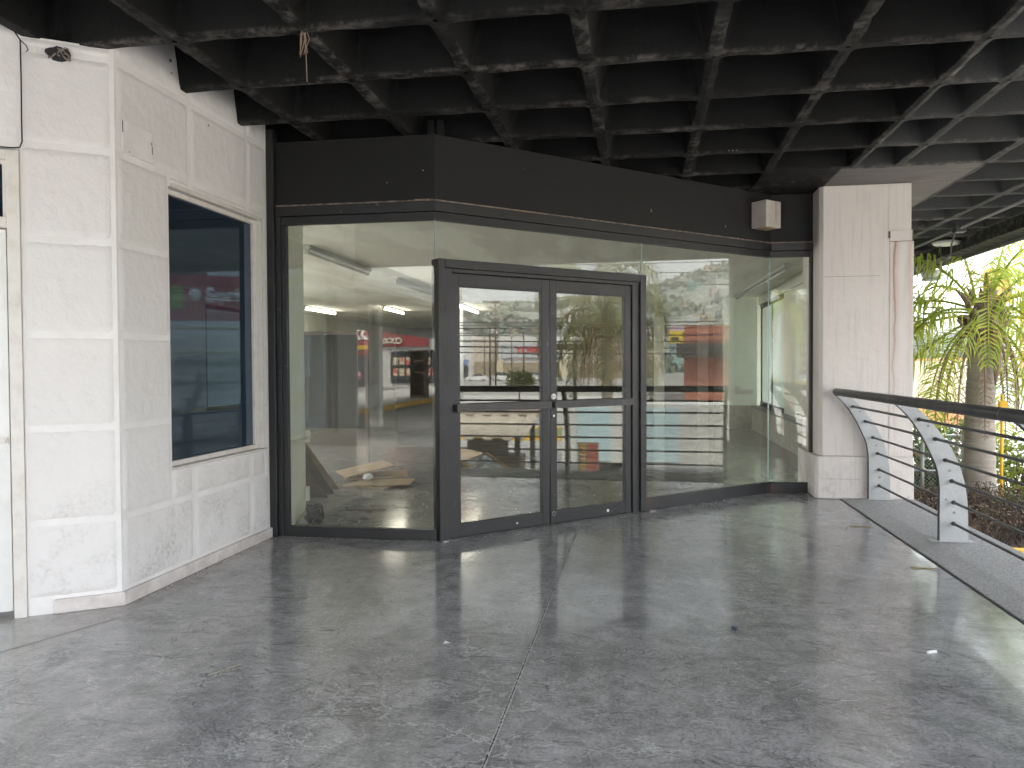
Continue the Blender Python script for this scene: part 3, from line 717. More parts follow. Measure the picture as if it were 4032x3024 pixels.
b = MB(); b.tube([(4.36, 9.0, 3.335), (4.36, 30, 3.335)], .02, 8); cd = thing('conduit', 'grey conduit pipe clipped under the ribs right of the column', 'conduit', (4.36, 9.0, 3.335)); b.build('pipe', mat('conduit_grey', (.22, .22, .21), .5), cd, True)
b = MB(); b.box(4.29, 11.9, 3.28, 4.43, 12.05, 3.37); b.tube([(4.30, 11.95, 3.28), (4.27, 12, 3.12), (4.33, 12.2, 2.99), (4.45, 12.6, 3.0), (4.55, 13.2, 3.1), (4.6, 13.4, 3.34)], .012, 6)
b.build('junction_box', m_rail, cd)
cl = thing('ceiling_lamp', 'oval white ceiling lamp under the outer ribs', 'ceiling lamp', (4.66, 13.3, 3.3))
b = MB(); b.ball((4.66, 13.3, 3.31), .19, 18, .16); b.build('diffuser', m_bulb, cl, True)
b = MB(); b.ball((4.66, 13.3, 3.335), .21, 18, .16); b.build('base', m_steel, cl, True)
fl_ = thing('floodlight', 'white floodlight bracketed under the roof edge beside the palm', 'floodlight', (5.0, 14.6, 2.95))
b = MB(); b.tube([(4.72, 14.45, 2.96), (5.18, 14.75, 3.02)], [.075, .06], 12); b.build('housing', m_white, fl_, True)
b = MB(); b.box(4.70, 14.3, 2.86, 4.93, 14.55, 2.90); b.tube([(5.0, 14.6, 3.0), (5.05, 14.6, 3.25)], .015, 6); b.build('bracket', m_steel, fl_)

# ------------------------------------------------------------------ concrete column
col = thing('concrete_column', 'cream painted concrete column with rust run and wider foot', 'column', (2.35, 9.4, 0))
b = MB(); c = .035
b.prism([(1.89 + c, 9.02), (2.815, 9.02), (2.815, 9.95), (1.89, 9.95), (1.89, 9.02 + c * 1.4)], .462, 3.369); b.build('shaft', m_col, col, bevel=.008)
b = MB(); b.box(2.60, 9.014, .462, 2.838, 9.94, 2.752); b.build('lower_pilaster', m_col, col, bevel=.002)
b = MB(); b.box(2.588, 9.0165, 2.875, 2.594, 9.03, 3.369); b.build('upper_pilaster', m_col, col, bevel=.002)
b = MB(); b.box(2.60, 9.013, 2.757, 2.824, 9.93, 2.873); b.build('ledge', m_col, col, bevel=.004)
b = MB(); b.box(2.588, 9.006, 2.79, 2.602, 9.03, 2.862); b.box(2.825, 9.006, 2.75, 2.834, 9.03, 2.868); b.box(2.60, 9.0105, 2.7525, 2.83, 9.02, 2.7565); b.build('clip', mat('rusty_clip', (.10, .07, .06), .7), col)
b = MB(); b.prism([(1.84 + .03, 8.985), (2.845, 8.985), (2.845, 9.955), (1.84, 9.955), (1.84, 9.02)], 0, .46); b.build('foot', m_col, col, bevel=.014)
b = MB(); b.box(1.93, 9.0165, 2.393, 2.50, 9.0195, 2.397); b.box(1.90, 8.982, .215, 2.3, 8.9848, .218); b.build('crack', mat('crack_grey', (.30, .27, .25), .9), col)

# ------------------------------------------------------------------ railing
rail = thing('railing', 'curved grey steel plate railing with dark handrail and six thin bars', 'railing', (2.4, 4.8, 0))
YE = 8.93
b = MB(); b.tube([(2.052, YE + .03, 1.157), (2.052, YE, 1.157), (2.052, 7.03, 1.157), (2.052, 5.05, 1.157), (2.052, -7.0, 1.157)], .040, 20); b.build('handrail', m_rail, rail, True)
b = MB()
for yy in (7.05, 4.95): b.tube([(2.052, yy, 1.157), (2.052, yy + .004, 1.157)], .0407, 20)
b.build('weld_ring', m_steel, rail)
for (x, z) in ((2.211, 1.001), (2.335, .844), (2.412, .673), (2.460, .504), (2.475, .332), (2.475, .161)):
    b = MB(); b.tube([(x, YE + .02, z), (x, 3, z), (x, -7.0, z)], .0115, 8); b.build('bar', m_rail, rail, True)
def smooth_curve(pts, n):
    out = []
    for i in range(len(pts) - 1):
        p0 = pts[max(0, i-1)]; p1 = pts[i]; p2 = pts[i+1]; p3 = pts[min(len(pts)-1, i+2)]
        for q in range(n):
            t = q / n
            out.append(tuple(.5 * ((2*p1[k]) + (-p0[k]+p2[k])*t + (2*p0[k]-5*p1[k]+4*p2[k]-p3[k])*t*t + (-p0[k]+3*p1[k]-3*p2[k]+p3[k])*t**3) for k in range(2)))
    out.append(pts[-1]); return out
inner = smooth_curve([(2.029, 1.127), (2.100, 1.06), (2.165, .98), (2.245, .85), (2.312, .707), (2.352, .60), (2.370, .47), (2.372, .30), (2.372, .0)], 3)
outer = smooth_curve([(2.587, 0), (2.587, .18), (2.580, .34), (2.561, .474), (2.535, .58), (2.497, .684), (2.450, .78), (2.392, .869), (2.30, .99), (2.195, 1.10)], 3)
for i, yy in enumerate([YE] + [6.89 - 2.13 * q for q in range(6)]):
    b = MB(); poly = [(x, yy - .012, z) for (x, z) in inner[::-1]] + [(x, yy - .012, z) for (x, z) in outer[::-1]]
    b.extr(poly, (0, .045, 0)); po = b.build('post', m_steel, rail, bevel=.002)
    b = MB(); st = [(x - .0015, z) for (x, z) in inner]
    for q in range(len(st) - 1):
        (xa, za), (xb, zb) = st[q], st[q+1]
        b.add([(xa, yy - .0125, za), (xa, yy + .034, za), (xb, yy + .034, zb), (xb, yy - .0125, zb)], [(0, 1, 2, 3)])
    b.build('edge_strip', m_rail, po)
    b = MB(); b.box(2.30, yy - .03, .0125, 2.63, yy + .05, .017); b.build('base_plate', m_steel, po)
    b = MB()
    for (x, z) in ((2.28, .95), (2.445, .59), (2.48, .25)):
        ring = [(x + .011 * math.cos(t * math.pi / 5), yy - .012, z + .011 * math.sin(t * math.pi / 5)) for t in range(10)]; b.extr(ring, (0, -.004, 0))
    b.build('bolt', mat('bolt_grey', (.25, .24, .24), .5, metal=.5) if i == 0 else bpy.data.materials['bolt_grey'], po)
    b = MB()
    for (x, z) in ((2.211, 1.001), (2.335, .844), (2.412, .673), (2.460, .504), (2.475, .332), (2.475, .161)):
        b.tube([(x, yy - .022, z), (x, yy - .0125, z)], .0175, 10)
    b.build('collar', m_rail, po)

# ------------------------------------------------------------------ litter on the terrace
b = MB(); b.tube([(1.405, 4.22, .009), (1.435, 4.235, .009), (1.45, 4.24, .009)], .0085, 8); tag(b.build('cigarette_butt', m_white), 'white cigarette butt lying on the floor near the railing', 'cigarette butt')
b = MB(); b.tube([(.485, 4.47, .009), (.50, 4.455, .009)], .010, 8); b.tube([(.50, 4.455, .009), (.508, 4.449, .009)], .0105, 8); tag(b.build('plastic_cap', mat('blue_cap', (.02, .025, .05), .4)), 'tiny dark blue plastic cap lying mid floor', 'cap')
b = MB(); b.add([(-1.03, 4.0, .004), (-1.0, 3.99, .012), (-.995, 4.02, .004), (-1.025, 4.03, .011)], [(0, 1, 2), (0, 2, 3)]); tag(b.build('paper_scrap', m_white), 'small white paper scrap on the polished floor left of the joint', 'paper')
b = MB(); b.tube([(-2.02, 3.42, .004), (-1.97, 3.52, .005), (-1.935, 3.585, .004)], .0022, 5); tag(b.build('straw', m_palewire), 'pale thin splinter lying on the dark floor patch', 'splinter')
b = MB()
for i in range(120):
    x, y, r = ru(-2.6, 2.0), ru(1.8, 8.0), ru(.0015, .0035)
    if x - y > -4 and y > 6.4 + max(0, (x + 1.7)) * .93: continue
    b.ball((x, y, r * .6), r, 5)
for i in range(420):          # dust and crumbs gathered along the wall foot and the door sill
    t = rnd()
    if rnd() < .45: x, y = -3.115 + abs(random.gauss(0, .03)), 4.4 + 1.9 * t
    elif rnd() < .4: x, y = -3.0 + 1.3 * t, 6.375 - abs(random.gauss(0, .03))
    else:
        q = dpt(4.2 * t, 0, .085 + abs(random.gauss(0, .03))); x, y = q.x, q.y
    r = ru(.0015, .005); b.ball((x, y, r * .5), r, 5)
tag(b.build('floor_grit', mat('grit', (.45, .43, .40), .9, (.16, .13, .10), 30, .45, .55)), kind='stuff')
m_ymark = mat('faded_yellow_mark', (.50, .36, .10), .8, (.2, .19, .17), 40, .4, .6)
for lab, (x, y, s) in (('faded yellow cross mark on the floor nearest the column', (1.93, 7.47, .10)), ('faded yellow cross mark on the floor by the gravel edge', (1.97, 6.0, .09))):
    b = MB()
    for a in (.25, -.55):
        ux, uy = math.cos(a) * s, math.sin(a) * s; vx, vy = -math.sin(a) * .016, math.cos(a) * .016
        z = .003 if a > 0 else .0045
        b.add([(x-ux-vx, y-uy-vy, z), (x+ux-vx*.6, y+uy-vy*.6, z), (x+ux+vx*.6, y+uy+vy*.6, z), (x-ux+vx, y-uy+vy, z)], [(0, 1, 2, 3)])
    tag(b.build('paint_mark', m_ymark), lab, 'paint mark', 'yellow paint marks')
# ------------------------------------------------------------------ shop interior
b = MB(); b.prism([(-9.5, 6.52), (-1.64, 6.52), (1.39, 9.44), (1.87, 9.50), (2.54, 9.98), (2.54, 29.9), (-9.5, 29.9)], 2.965, 3.06)
tag(b.build('shop_ceiling', m_ceilin), kind='structure')
b = MB(); b.box(-9.65, 14.5, 0, -9.5, 30, 3.36); b.box(-9.65, 6.46, 2.955, -9.5, 14.49, 3.36);  b.box(-9.5, 6.362, 0, -3.352, 6.462, 3.73); b.box(2.56, 18.95, 0, 2.7, 29.9, 3.36)  # unseen opening added at the left wall's front to let daylight in
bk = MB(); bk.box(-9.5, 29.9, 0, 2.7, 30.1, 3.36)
tag(bk.build('back_wall', mat('shade_darkened_back_wall', (.09, .08, .065), .8, (.065, .057, .047), 1.5)), 'brownish back wall of the shop, coloured dark for its deep shade', 'wall')  # wall colour darkened to stand in for shade deep in the shop
tag(b.build('shop_wall', m_wallin), 'pale greenish inner walls of the empty shop', 'wall')
pier = thing('wall_pier', 'cream inner wall end behind the left pane carrying a conduit', 'wall', (-3.3, 7, 0))
b = MB(); b.prism([(-3.045, 6.475), (-3.40, 7.65), (-3.95, 7.65), (-3.95, 6.475)], 0, 2.964); b.build('plaster', m_wallin, pier, bevel=.004)
pn = Vector((1.175, .355, 0)).normalized()
def ppt(t, z, d=.0): return Vector((-3.045 - .355 * t, 6.475 + 1.175 * t, z)) + pn * d
b = MB(); b.tube([ppt(.0, .80, .016), ppt(.35, .765, .016), ppt(.7, .735, .018), ppt(.9, .74, .03), ppt(1.0, .74, .03)], .018, 8); b.build('conduit', m_plastic, pier, True)
b = MB(); b.obox(ppt(.93, .69, .003), (-.025, .08, 0), pn * .05, (0, 0, .12)); b.build('junction_box', m_plastic, pier, bevel=.004)
b = MB(); b.obox(ppt(.90, .10, .003), (-.03, .10, 0), pn * .04, (0, 0, .14)); b.build('socket', m_plastic, pier, bevel=.004)
gw = thing('partition', 'pale green partition wall at the far right of the shop with rough plinth', 'wall', (2.2, 18.6, 0))
b = MB(); b.box(1.83, 18.5, .54, 2.54, 18.94, 2.964); b.build('plaster', mat('pale_green_paint', (.78, .83, .72), .7, (.72, .77, .66), 2), gw)
b = MB(); b.box(1.80, 18.44, 0, 2.54, 18.94, .538); b.build('rough_plinth', m_rough, gw, bevel=.01)
b = MB(); b.box(2.07, 18.475, .80, 2.17, 18.498, .98); b.box(2.172, 18.47, .80, 2.46, 18.498, .90); b.build('socket', m_plastic, gw, bevel=.005)
sw = thing('side_window', 'long shop side window above a low bench wall', 'window', (2.6, 14, 0))
b = MB(); b.box(2.42, 9.97, 0, 2.70, 18.43, .50); b.build('bench', m_rough, sw, bevel=.01)
b = MB(); b.box(2.40, 9.97, .502, 2.72, 18.43, .545); b.build('sill', mat('grey_sill', (.22, .22, .20), .6), sw, bevel=.006)
WY = 15.4
b = MB(); b.box(2.60, WY, .547, 2.68, 18.43, .63); b.box(2.60, WY, 2.70, 2.68, 18.43, 2.78)
for y in (WY + .005, 16.9, 18.36): b.box(2.61, y, .6305, 2.67, y + .06, 2.699)
b.build('frame', m_black, sw)
b = MB(); b.box(2.636, WY + .03, .64, 2.644, 18.4, 2.695); b.build('pane', mat('frosted_film', (.70, .74, .70), .6, (.60, .66, .61), 2.0, trans=.7, stretch=(1, 3, .15)), sw)
b = MB(); b.box(2.56, 9.97, 2.783, 2.72, 18.43, 3.36); b.box(2.60, 9.97, .547, 2.70, WY - .002, 2.7825); b.build('lintel', m_wallin, sw)
b = MB(); b.box(1.90, 9.56, .0, 2.0, 9.66, .62); tag(b.build('utility_post', m_plastic, None, False, .006), 'short ivory post behind the narrow right pane', 'post')
m_colin = mat('inner_column_white', (.66, .66, .60), .7)
for lab, (x0, x1, y0, y1) in (('white inner column in the middle of the shop behind the right pane', (.36, .68, 25.4, 25.8)), ('white inner column near the far right back wall of the shop', (1.93, 2.28, 28.6, 29))):
    o = thing('inner_column', lab, 'column', ((x0 + x1) / 2, y0, 0), 'columns inside the shop')
    b = MB(); b.box(x0, y0, 0, x1, y1, 2.964); b.build('shaft', m_colin, o, bevel=.01)
    b = MB(); b.box(x0 - .02, y0 - .02, 0, x1 + .02, y1 + .02, .08); b.build('base', m_colin, o)
b = MB(); 
for (xa, xb, za, zb) in ((-1.3, -.15, .25, 2.6), (.8, 1.75, .25, 2.4), (-3.2, -1.8, .25, 2.6)): b.box(xa, 29.80, za, xb, 29.898, zb)
tag(b.build('back_panel', m_brownin), 'brown boarded openings along the back wall of the shop', 'boarding')
pt_ = thing('dark_partition', 'dark glazed partition standing deep in the left of the shop', 'partition', (-5.2, 14, 0))
b = MB(); b.box(-6.3, 14.0, .32, -5.05, 14.012, 2.05); b.build('pane', mat('dark_pane', (.018, .019, .019), .12, spec=.2), pt_)
b = MB(); b.box(-6.4, 13.97, .0, -4.98, 14.04, .318); b.box(-6.4, 13.97, 2.052, -4.98, 14.04, 2.12); b.box(-5.048, 13.97, .32, -4.98, 14.04, 2.05); b.build('frame', m_brownin, pt_)

def batten(lab, p, q, lit, z=2.93, name='tube_light'):
    p, q = Vector((*p, z)), Vector((*q, z)); o = thing(name, lab, 'tube light', tuple((p + q) / 2), 'tube lights on the shop ceiling')
    u = (q - p).normalized(); w = Vector((-u.y, u.x, 0)); l = (q - p).length
    b = MB(); b.obox(p - w * .05 + Vector((0, 0, -.02)), u * l, w * .1, (0, 0, .054)); b.build('batten', m_fixture, o, bevel=.005)
    b = MB(); b.tube([p + u * .06 + Vector((0, 0, -.055)), q - u * .06 + Vector((0, 0, -.055))], .019 if not lit else .022, 8); b.build('tube', m_lamp if lit else m_tubeoff, o, True)
    b = MB()
    for s in (.03, l - .06): b.obox(p + u * s - w * .025 + Vector((0, 0, -.075)), u * .03, w * .05, (0, 0, .054))
    b.build('lamp_holder', m_fixture, o)
batten('unlit tube light nearest the left pane', (-4.10, 9.3), (-4.16, 11.75), False)
batten('unlit tube light farther back in the left half of the shop', (-4.14, 12.95), (-4.1, 15.3), False)
batten('unlit long tube light over the side window bench', (2.01, 17.7), (2.14, 12.4), False)
batten('lit tube light deep in the shop, leftmost of three', (-8.17, 18.4), (-8.2, 20.5), True, 2.95)
batten('lit tube light deep in the shop, middle of three', (-6.29, 18.8), (-6.38, 20.8), True, 2.95)
batten('lit tube light deep in the shop seen behind the doors', (-4.31, 18.45), (-4.39, 21.1), True, 2.95)

def board(lab, p, u, v, th=.012, m=None):
    b = MB(); u, v = Vector(u), Vector(v); n = u.cross(v).normalized(); b.obox(p, u, v, n * th)
    return tag(b.build('fibreboard_sheet', m or m_board, None, False, .001), lab, 'board', 'loose fibreboard sheets in the shop')
board('dark fibreboard sheet leaning on the wall end, closest to the glass', (-3.46, 8.35, .0), (-.42, .02, 0), (.02, -.62, .42), m=m_boardedge)
board('brown fibreboard sheet leaning on the wall end, in the middle of the stack', (-3.50, 8.62, .0), (-.38, .03, 0), (.04, -.86, .60), m=m_boardedge)
board('pale edged fibreboard sheet leaning on the wall end, outermost', (-3.58, 8.98, .0), (-.30, .02, 0), (.10, -1.18, .68))
for i, (x, y, z, a, w, l, tl) in enumerate(((-3.62, 9.15, .004, -.25, .62, .5, .0), (-3.45, 9.05, .022, .12, .70, .45, .012), (-3.66, 9.35, .045, .35, .8, .5, .025), (-3.60, 9.30, .085, .62, .62, .55, .11))):
    u = Vector((math.cos(a) * w, math.sin(a) * w, tl)); v = Vector((-math.sin(a) * l, math.cos(a) * l, .01))
    board(['fibreboard sheet lying flat on the shop floor, bottom of the pile', 'fibreboard sheet second from the bottom of the floor pile', 'fibreboard sheet jutting to the right in the floor pile', 'tilted fibreboard sheet on top of the floor pile'][i], (x, y, z), u, v)
def crumple(name, lab, cat, c, r, m, seed, sz=.7):
    bm = bmesh.new(); bmesh.ops.create_icosphere(bm, subdivisions=3, radius=r)
    for v in bm.verts:
        k = 1 + .55 * nz(v.co.x / r + seed, v.co.y / r, v.co.z / r, 1.6) + .25 * nz(v.co.x / r, v.co.y / r + seed, v.co.z / r, 4)
        v.co *= k; v.co.z *= sz
    zmin = min(v.co.z for v in bm.verts)
    for v in bm.verts: v.co += Vector(c) - Vector((0, 0, zmin))
    me = bpy.data.meshes.new(name); bm.to_mesh(me); bm.free(); me.materials.append(m)
    o = bpy.data.objects.new(name, me); C.objects.link(o); return tag(o, lab, cat)
crumple('black_bag', 'crumpled black plastic bag on the shop floor in the left corner', 'plastic bag', (-3.02, 6.98, 0), .09, m_bag, 2, .9)
crumple('white_bag', 'crumpled white plastic bag among the fibreboard sheets', 'plastic bag', (-3.32, 9.28, .06), .06, m_whitebag, 5, .6)
b = MB()
for i in range(150):
    x, y = ru(-3.0, 1.2), ru(6.5, 9.3)
    if y < 6.55 + max(0, (x + 1.69)) * .95: continue
    r = ru(.003, .008) * (1.8 if rnd() < .08 else 1); b.ball((x, y, r * .5), r, 5)
tag(b.build('shop_floor_debris', mat('plaster_crumbs', (.66, .65, .62), .9)), kind='stuff')
b = MB(); b.tube([(-2.95, 7.62, .01), (-2.55, 7.66, .012)], .008, 6); tag(b.build('wood_strip', m_boardedge), 'thin wooden strip lying on the shop floor left of the doors', 'strip')

# dark room behind the tinted window
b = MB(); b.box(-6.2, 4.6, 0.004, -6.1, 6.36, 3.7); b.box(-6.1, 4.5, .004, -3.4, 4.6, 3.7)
tag(b.build('side_room_wall', m_darkin), 'walls coloured near black as the unlit room behind the tinted window', 'wall')

# ------------------------------------------------------------------ ground, street and planting outside
m_asphalt = mat('asphalt', (.25, .25, .245), .9, (.29, .29, .285), 1.5, bump=.4, bs=60)
m_conc = mat('pale_concrete', (.46, .45, .43), .85, (.40, .39, .37), 1.2, bump=.2, bs=20)
m_soil = mat('dry_soil', (.085, .06, .042), .95, (.05, .036, .026), 7, bump=1.2, bs=18, speck=((.30, .24, .15), 16, .64, .72))
m_grass = mat('grass_green', (.10, .15, .04), .9, (.14, .15, .06), 3, bump=.6, bs=30)
b = MB(); b.add([(-2500, -2500, -1.5), (2500, -2500, -1.5), (2500, 2500, -1.5), (-2500, 2500, -1.5)], [(0, 1, 2, 3)])
struct('ground', b, m_conc)
b = MB(); b.box(9.6, -400, -1.6, 22.8, 260, -1.492); b.box(27.5, -400, -1.6, 41, 260, -1.492); struct('road', b, m_asphalt)
b = MB(); b.box(70, -260, -1.6, 300, 160, -1.494); struct('store_car_park', b, mat('worn_asphalt', (.30, .29, .27), .9, (.25, .245, .23), .2))
b = MB(); b.box(2.852, -60, -1.6, 9.4, 10.4, -1.488); struct('parking_lane', b, mat('bounce_paled_lane', (.48, .475, .46), .85, (.42, .415, .40), 1.0))  # lane made paler than the grey road to bounce light onto the walls
b = MB(); b.box(23, -300, -1.6, 27.3, 250, -1.36); struct('median', b, m_grass)
kb = MB(); kb.box(22.8, -300, -1.6, 23, 250, -1.30); kb.box(27.3, -300, -1.6, 27.5, 250, -1.30); kb.prism([(2.87, 8.2), (4.3, 10.1), (5.9, 10.1), (5.9, 30), (5.74, 30), (5.74, 10.25), (4.22, 10.25), (2.87, 8.45)], -1.6, -.74)
tag(kb.build('yellow_kerb', m_yellow), kind='structure')
b = MB(); b.prism([(2.855, 8.46), (4.215, 10.26), (5.735, 10.26), (5.735, 30), (2.855, 30)], -1.6, -.85); struct('planter_soil', b, m_soil)
b = MB()
for i in range(-14, 14): b.box(16.1, i * 9, -1.4915, 16.25, i * 9 + 4, -1.4885)
struct('lane_marking', b, m_white)

def leaf_mat(name, a, bcol, tr=.35): return mat(name, a, .55, bcol, 3, .4, .6, trans=tr, spec=.4)
m_palm = leaf_mat('palm_leaf', (.26, .36, .06), (.46, .47, .08), .5)
m_palm2 = leaf_mat('palm_leaf_dull', (.17, .20, .08), (.25, .22, .11), .35)
m_dead = mat('dead_frond', (.30, .20, .125), .85, (.20, .135, .09), 5)
m_trunk = mat('palm_trunk', (.38, .335, .30), .9, (.26, .225, .20), 3, bump=1.0, bs=16, stretch=(1, 1, 9))
m_boot = mat('palm_boot', (.24, .17, .115), .9, (.11, .08, .055), 9, bump=1.2, bs=22)
m_shrub = leaf_mat('shrub_leaf', (.07, .13, .035), (.13, .19, .045), .35)
m_shrub2 = leaf_mat('shrub_leaf_yellow', (.26, .28, .045), (.12, .18, .04), .4)
m_dry = mat('dry_leaf', (.15, .10, .06), .9, (.075, .05, .034), 9, .4, .55, speck=((.36, .27, .14), 9, .66, .7))
m_twig = mat('twig', (.075, .054, .04), .9)

def frond(mb, base, az, el, L_, droop, leaf, n=18, per=3, width=.017, curl=1.0, rmb=None, mi=0):
    """arched rachis with hanging leaflets"""
    p = Vector(base); d = Vector((math.cos(az) * math.cos(el), math.sin(az) * math.cos(el), math.sin(el))); st = L_ / n
    pts = [p.copy()]; ds = [d.copy()]
    for i in range(n):
        d = (d + Vector((0, 0, -1)) * droop * (.25 + i / n) / n * 3.2).normalized(); p = p + d * st; pts.append(p.copy()); ds.append(d.copy())
    (rmb or mb).tube(pts, [.022 * (1 - .85 * i / n) + .003 for i in range(n + 1)], 5)
    tot = n * per
    for q in range(int(tot * .16), tot):
        t = q / tot; i = min(n - 1, int(t * n)); f = t * n - i
        c = pts[i].lerp(pts[i+1], f); dd = ds[i]
        side = dd.cross(Vector((0, 0, 1)))
        if side.length < .15: side = Vector((-math.sin(az), math.cos(az), 0))
        side.normalize(); up = side.cross(dd)
        ll = leaf * (math.sin(math.pi * min(1, .18 + t * .78)) ** .7) * ru(.8, 1.12)
        for sg in (-1, 1):
            o = (side * sg * ru(.65, 1.0) + dd * ru(.35, .75) + up * ru(-.15, .5)).normalized()
            a = c; m1 = a + o * ll * .38; o2 = (o * .55 + Vector((0, 0, -1)) * curl * ru(.5, 1.1)).normalized(); m2 = m1 + o2 * ll * .34
            o3 = (o2 * .4 + Vector((0, 0, -1)) * curl).normalized(); e = m2 + o3 * ll * .32
            w = dd.cross(o).cross(o).normalized() * width if dd.cross(o).length > .05 else dd * width
            w = (dd * .8 + up * ru(-.5, .5)).normalized() * width
            mb.add([a - w * .4, a + w * .4, m1 + w, m1 - w, m2 + w * .8, m2 - w * .8, e], [(0, 1, 2, 3), (3, 2, 4, 5), (5, 4, 6)], mi)
def palm(lab, loc, h, r, L_, nf, leafm, seed, leaf=.5, ndead=5, els=(80, -35), width=.017, group='feather palms along the terrace', keep=None):
    st = random.getstate(); random.seed(seed)
    o = thing('palm_tree', lab, 'palm', loc, group); x, y, z = loc
    t = MB(); n = int(h / .055); pts = []; rs = []
    for i in range(n + 1):
        k = i / n; pts.append((x + .05 * math.sin(k * 2 + seed), y + .04 * math.sin(k * 3), z - .05 + (h - .35) * k)); rs.append(r * (1.16 - .22 * k + .18 * max(0, .12 - k) / .12) * (1 + .022 * math.sin(i * 1.35) + .02 * nz(i, seed)))
    t.tube(pts, rs, 18); t.build('trunk', m_trunk, o, True)
    top = Vector((pts[-1][0], pts[-1][1], z + h))
    bt = MB(); q = 12
    bt.tube([top + Vector((0, 0, -.45 + .07 * i)) for i in range(q)], [r * (.98 + .16 * math.sin(i * .5) + .09 * nz(i * 2, 1)) * (1 if i < 8 else 1 - .16 * (i - 7)) for i in range(q)], 12)
    for i in range(22):
        a = i * 2.4; zz = ru(-.4, .25); p = top + Vector((math.cos(a) * r * .9, math.sin(a) * r * .9, zz))
        bt.tube([p, p + Vector((math.cos(a) * .10, math.sin(a) * .10, .16)), p + Vector((math.cos(a) * .22, math.sin(a) * .22, .27))], [.06, .045, .012], 6)
    bt.build('leaf_base', m_boot, o)
    cr_ = MB()
    for i in range(nf):
        k = i / max(1, nf - 1); az = i * 2.39996 + ru(-.2, .2); el = R(els[0] + (els[1] - els[0]) * k ** 1.1 + ru(-8, 8))
        if keep and not keep(az, el): continue
        frond(cr_, top + Vector((math.cos(az) * r * .5, math.sin(az) * r * .5, .15 - .25 * k)), az, el, L_ * ru(.85, 1.1), 1.15 + .6 * (1 - k) + ru(0, .45), leaf, width=width)
    cr_.build('crown', leafm, o)
    if ndead:
        dm = MB()
        for i in range(ndead):
            az = i * 6.28 / ndead + ru(-.4, .4); frond(dm, top + Vector((math.cos(az) * r, math.sin(az) * r, -.25)), az, R(ru(-60, -25)), L_ * ru(.45, .75), 2.4, leaf * .45, n=12, per=2, width=.012, curl=1.6)
        # dropped flower sheath
        dm.tube([top + Vector((r * .2, -r * 1.05, -.05)), top + Vector((r * .3, -r * 1.5, -.4)), top + Vector((r * .35, -r * 1.55, -.85)), top + Vector((r * .3, -r * 1.4, -1.15))], [.03, .085, .06, .008], 8)
        dm.build('dead_frond', m_dead, o)
    random.setstate(st); return o
palm('thick trunked feather palm with yellow green crown right of the column', (5.45, 13.9, -.80), 3.05, .212, 3.0, 25, m_palm, 4, .64, 8, (76, -36), .018)
palm('slender feather palm with a shaggy brown skirt across the parking lane', (14.2, 6.25, -1.5), 4.5, .15, 3.0, 20, m_palm2, 9, .75, 14, (75, -35), .02)
palm('feather palm behind the photographer near the terrace corner', (6.1, -16.5, -1.5), 5.8, .25, 3.9, 22, m_palm, 15, .6, 5, (78, -30), .02)
palm('feather palm at the far left car park seen only as a reflection', (-19, -33, 0), 6.0, .2, 3.2, 22, m_palm2, 21, .7, 4, (78, -30), .03)

def shrub(name, lab, c, rad, n, m, size, group, stemm=None, seed=1):
    st = random.getstate(); random.seed(seed)
    o = thing(name, lab, 'shrub', c, group); b = MB(); cx, cy, cz = c
    for i in range(n):
        while True:
            u = Vector((ru(-1, 1), ru(-1, 1), ru(-.2, 1)))
            if u.length < 1 and u.length > .35 + .5 * nz(u.x * 2 + seed, u.y * 2, u.z * 2): break
        p = Vector((cx + u.x * rad[0], cy + u.y * rad[1], cz + u.z * rad[2])); s = size * ru(.6, 1.3)
        a = Vector((ru(-1, 1), ru(-1, 1), ru(-.6, .6))).normalized(); q = a.cross(Vector((ru(-1, 1), ru(-1, 1), ru(-1, 1)))).normalized()
        b.add([p, p + a * s * .5 + q * s * .28, p + a * s, p + a * s * .5 - q * s * .28], [(0, 1, 2, 3)])
    b.build('foliage', m, o)
    b = MB()
    for i in range(14):
        e = Vector((cx + ru(-.8, .8) * rad[0], cy + ru(-.8, .8) * rad[1], cz + ru(.3, .9) * rad[2])); b.tube([(cx + ru(-.1, .1), cy + ru(-.1, .1), cz - .05), Vector((cx, cy, cz)).lerp(e, .5) + Vector((0, 0, .08)), e], [.02, .012, .004], 5)
    b.build('stem', m_twig, o); random.setstate(st); return o
G = 'green shrubs in the planter'
shrub('planter_shrub', 'dark green broad leaved shrub left behind the palm trunk', (5.05, 15.6, -.85), (.75, .7, 1.35), 1500, m_shrub, .12, G, seed=3)
shrub('planter_shrub', 'dark green shrub right behind the thick palm trunk', (6.0, 16.4, -.85), (.8, .7, 1.30), 1500, m_shrub, .12, G, seed=4)
shrub('planter_shrub', 'yellow tipped shrub right of the thick palm trunk', (6.35, 14.9, -.85), (.7, .6, 1.15), 1400, m_shrub2, .10, G, seed=5)
shrub('planter_shrub', 'yellow tipped shrub at the right edge of the photo', (7.2, 15.2, -.85), (.8, .6, 1.1), 1400, m_shrub2, .10, G, seed=6)
shrub('planter_shrub', 'low fresh green shrub in front of the yellow post', (5.35, 12.2, -.85), (.8, .5, .42), 1100, m_shrub, .09, G, seed=7)
shrub('planter_shrub', 'low green shrub right of the dry hedge', (5.95, 12.7, -.85), (.7, .5, .45), 900, m_shrub, .09, G, seed=8)
hd = thing('dry_hedge', 'withered brown clipped hedge beside the railing', 'hedge', (4.2, 9.5, -.85))
b = MB(); t = MB(); st = random.getstate(); random.seed(5)
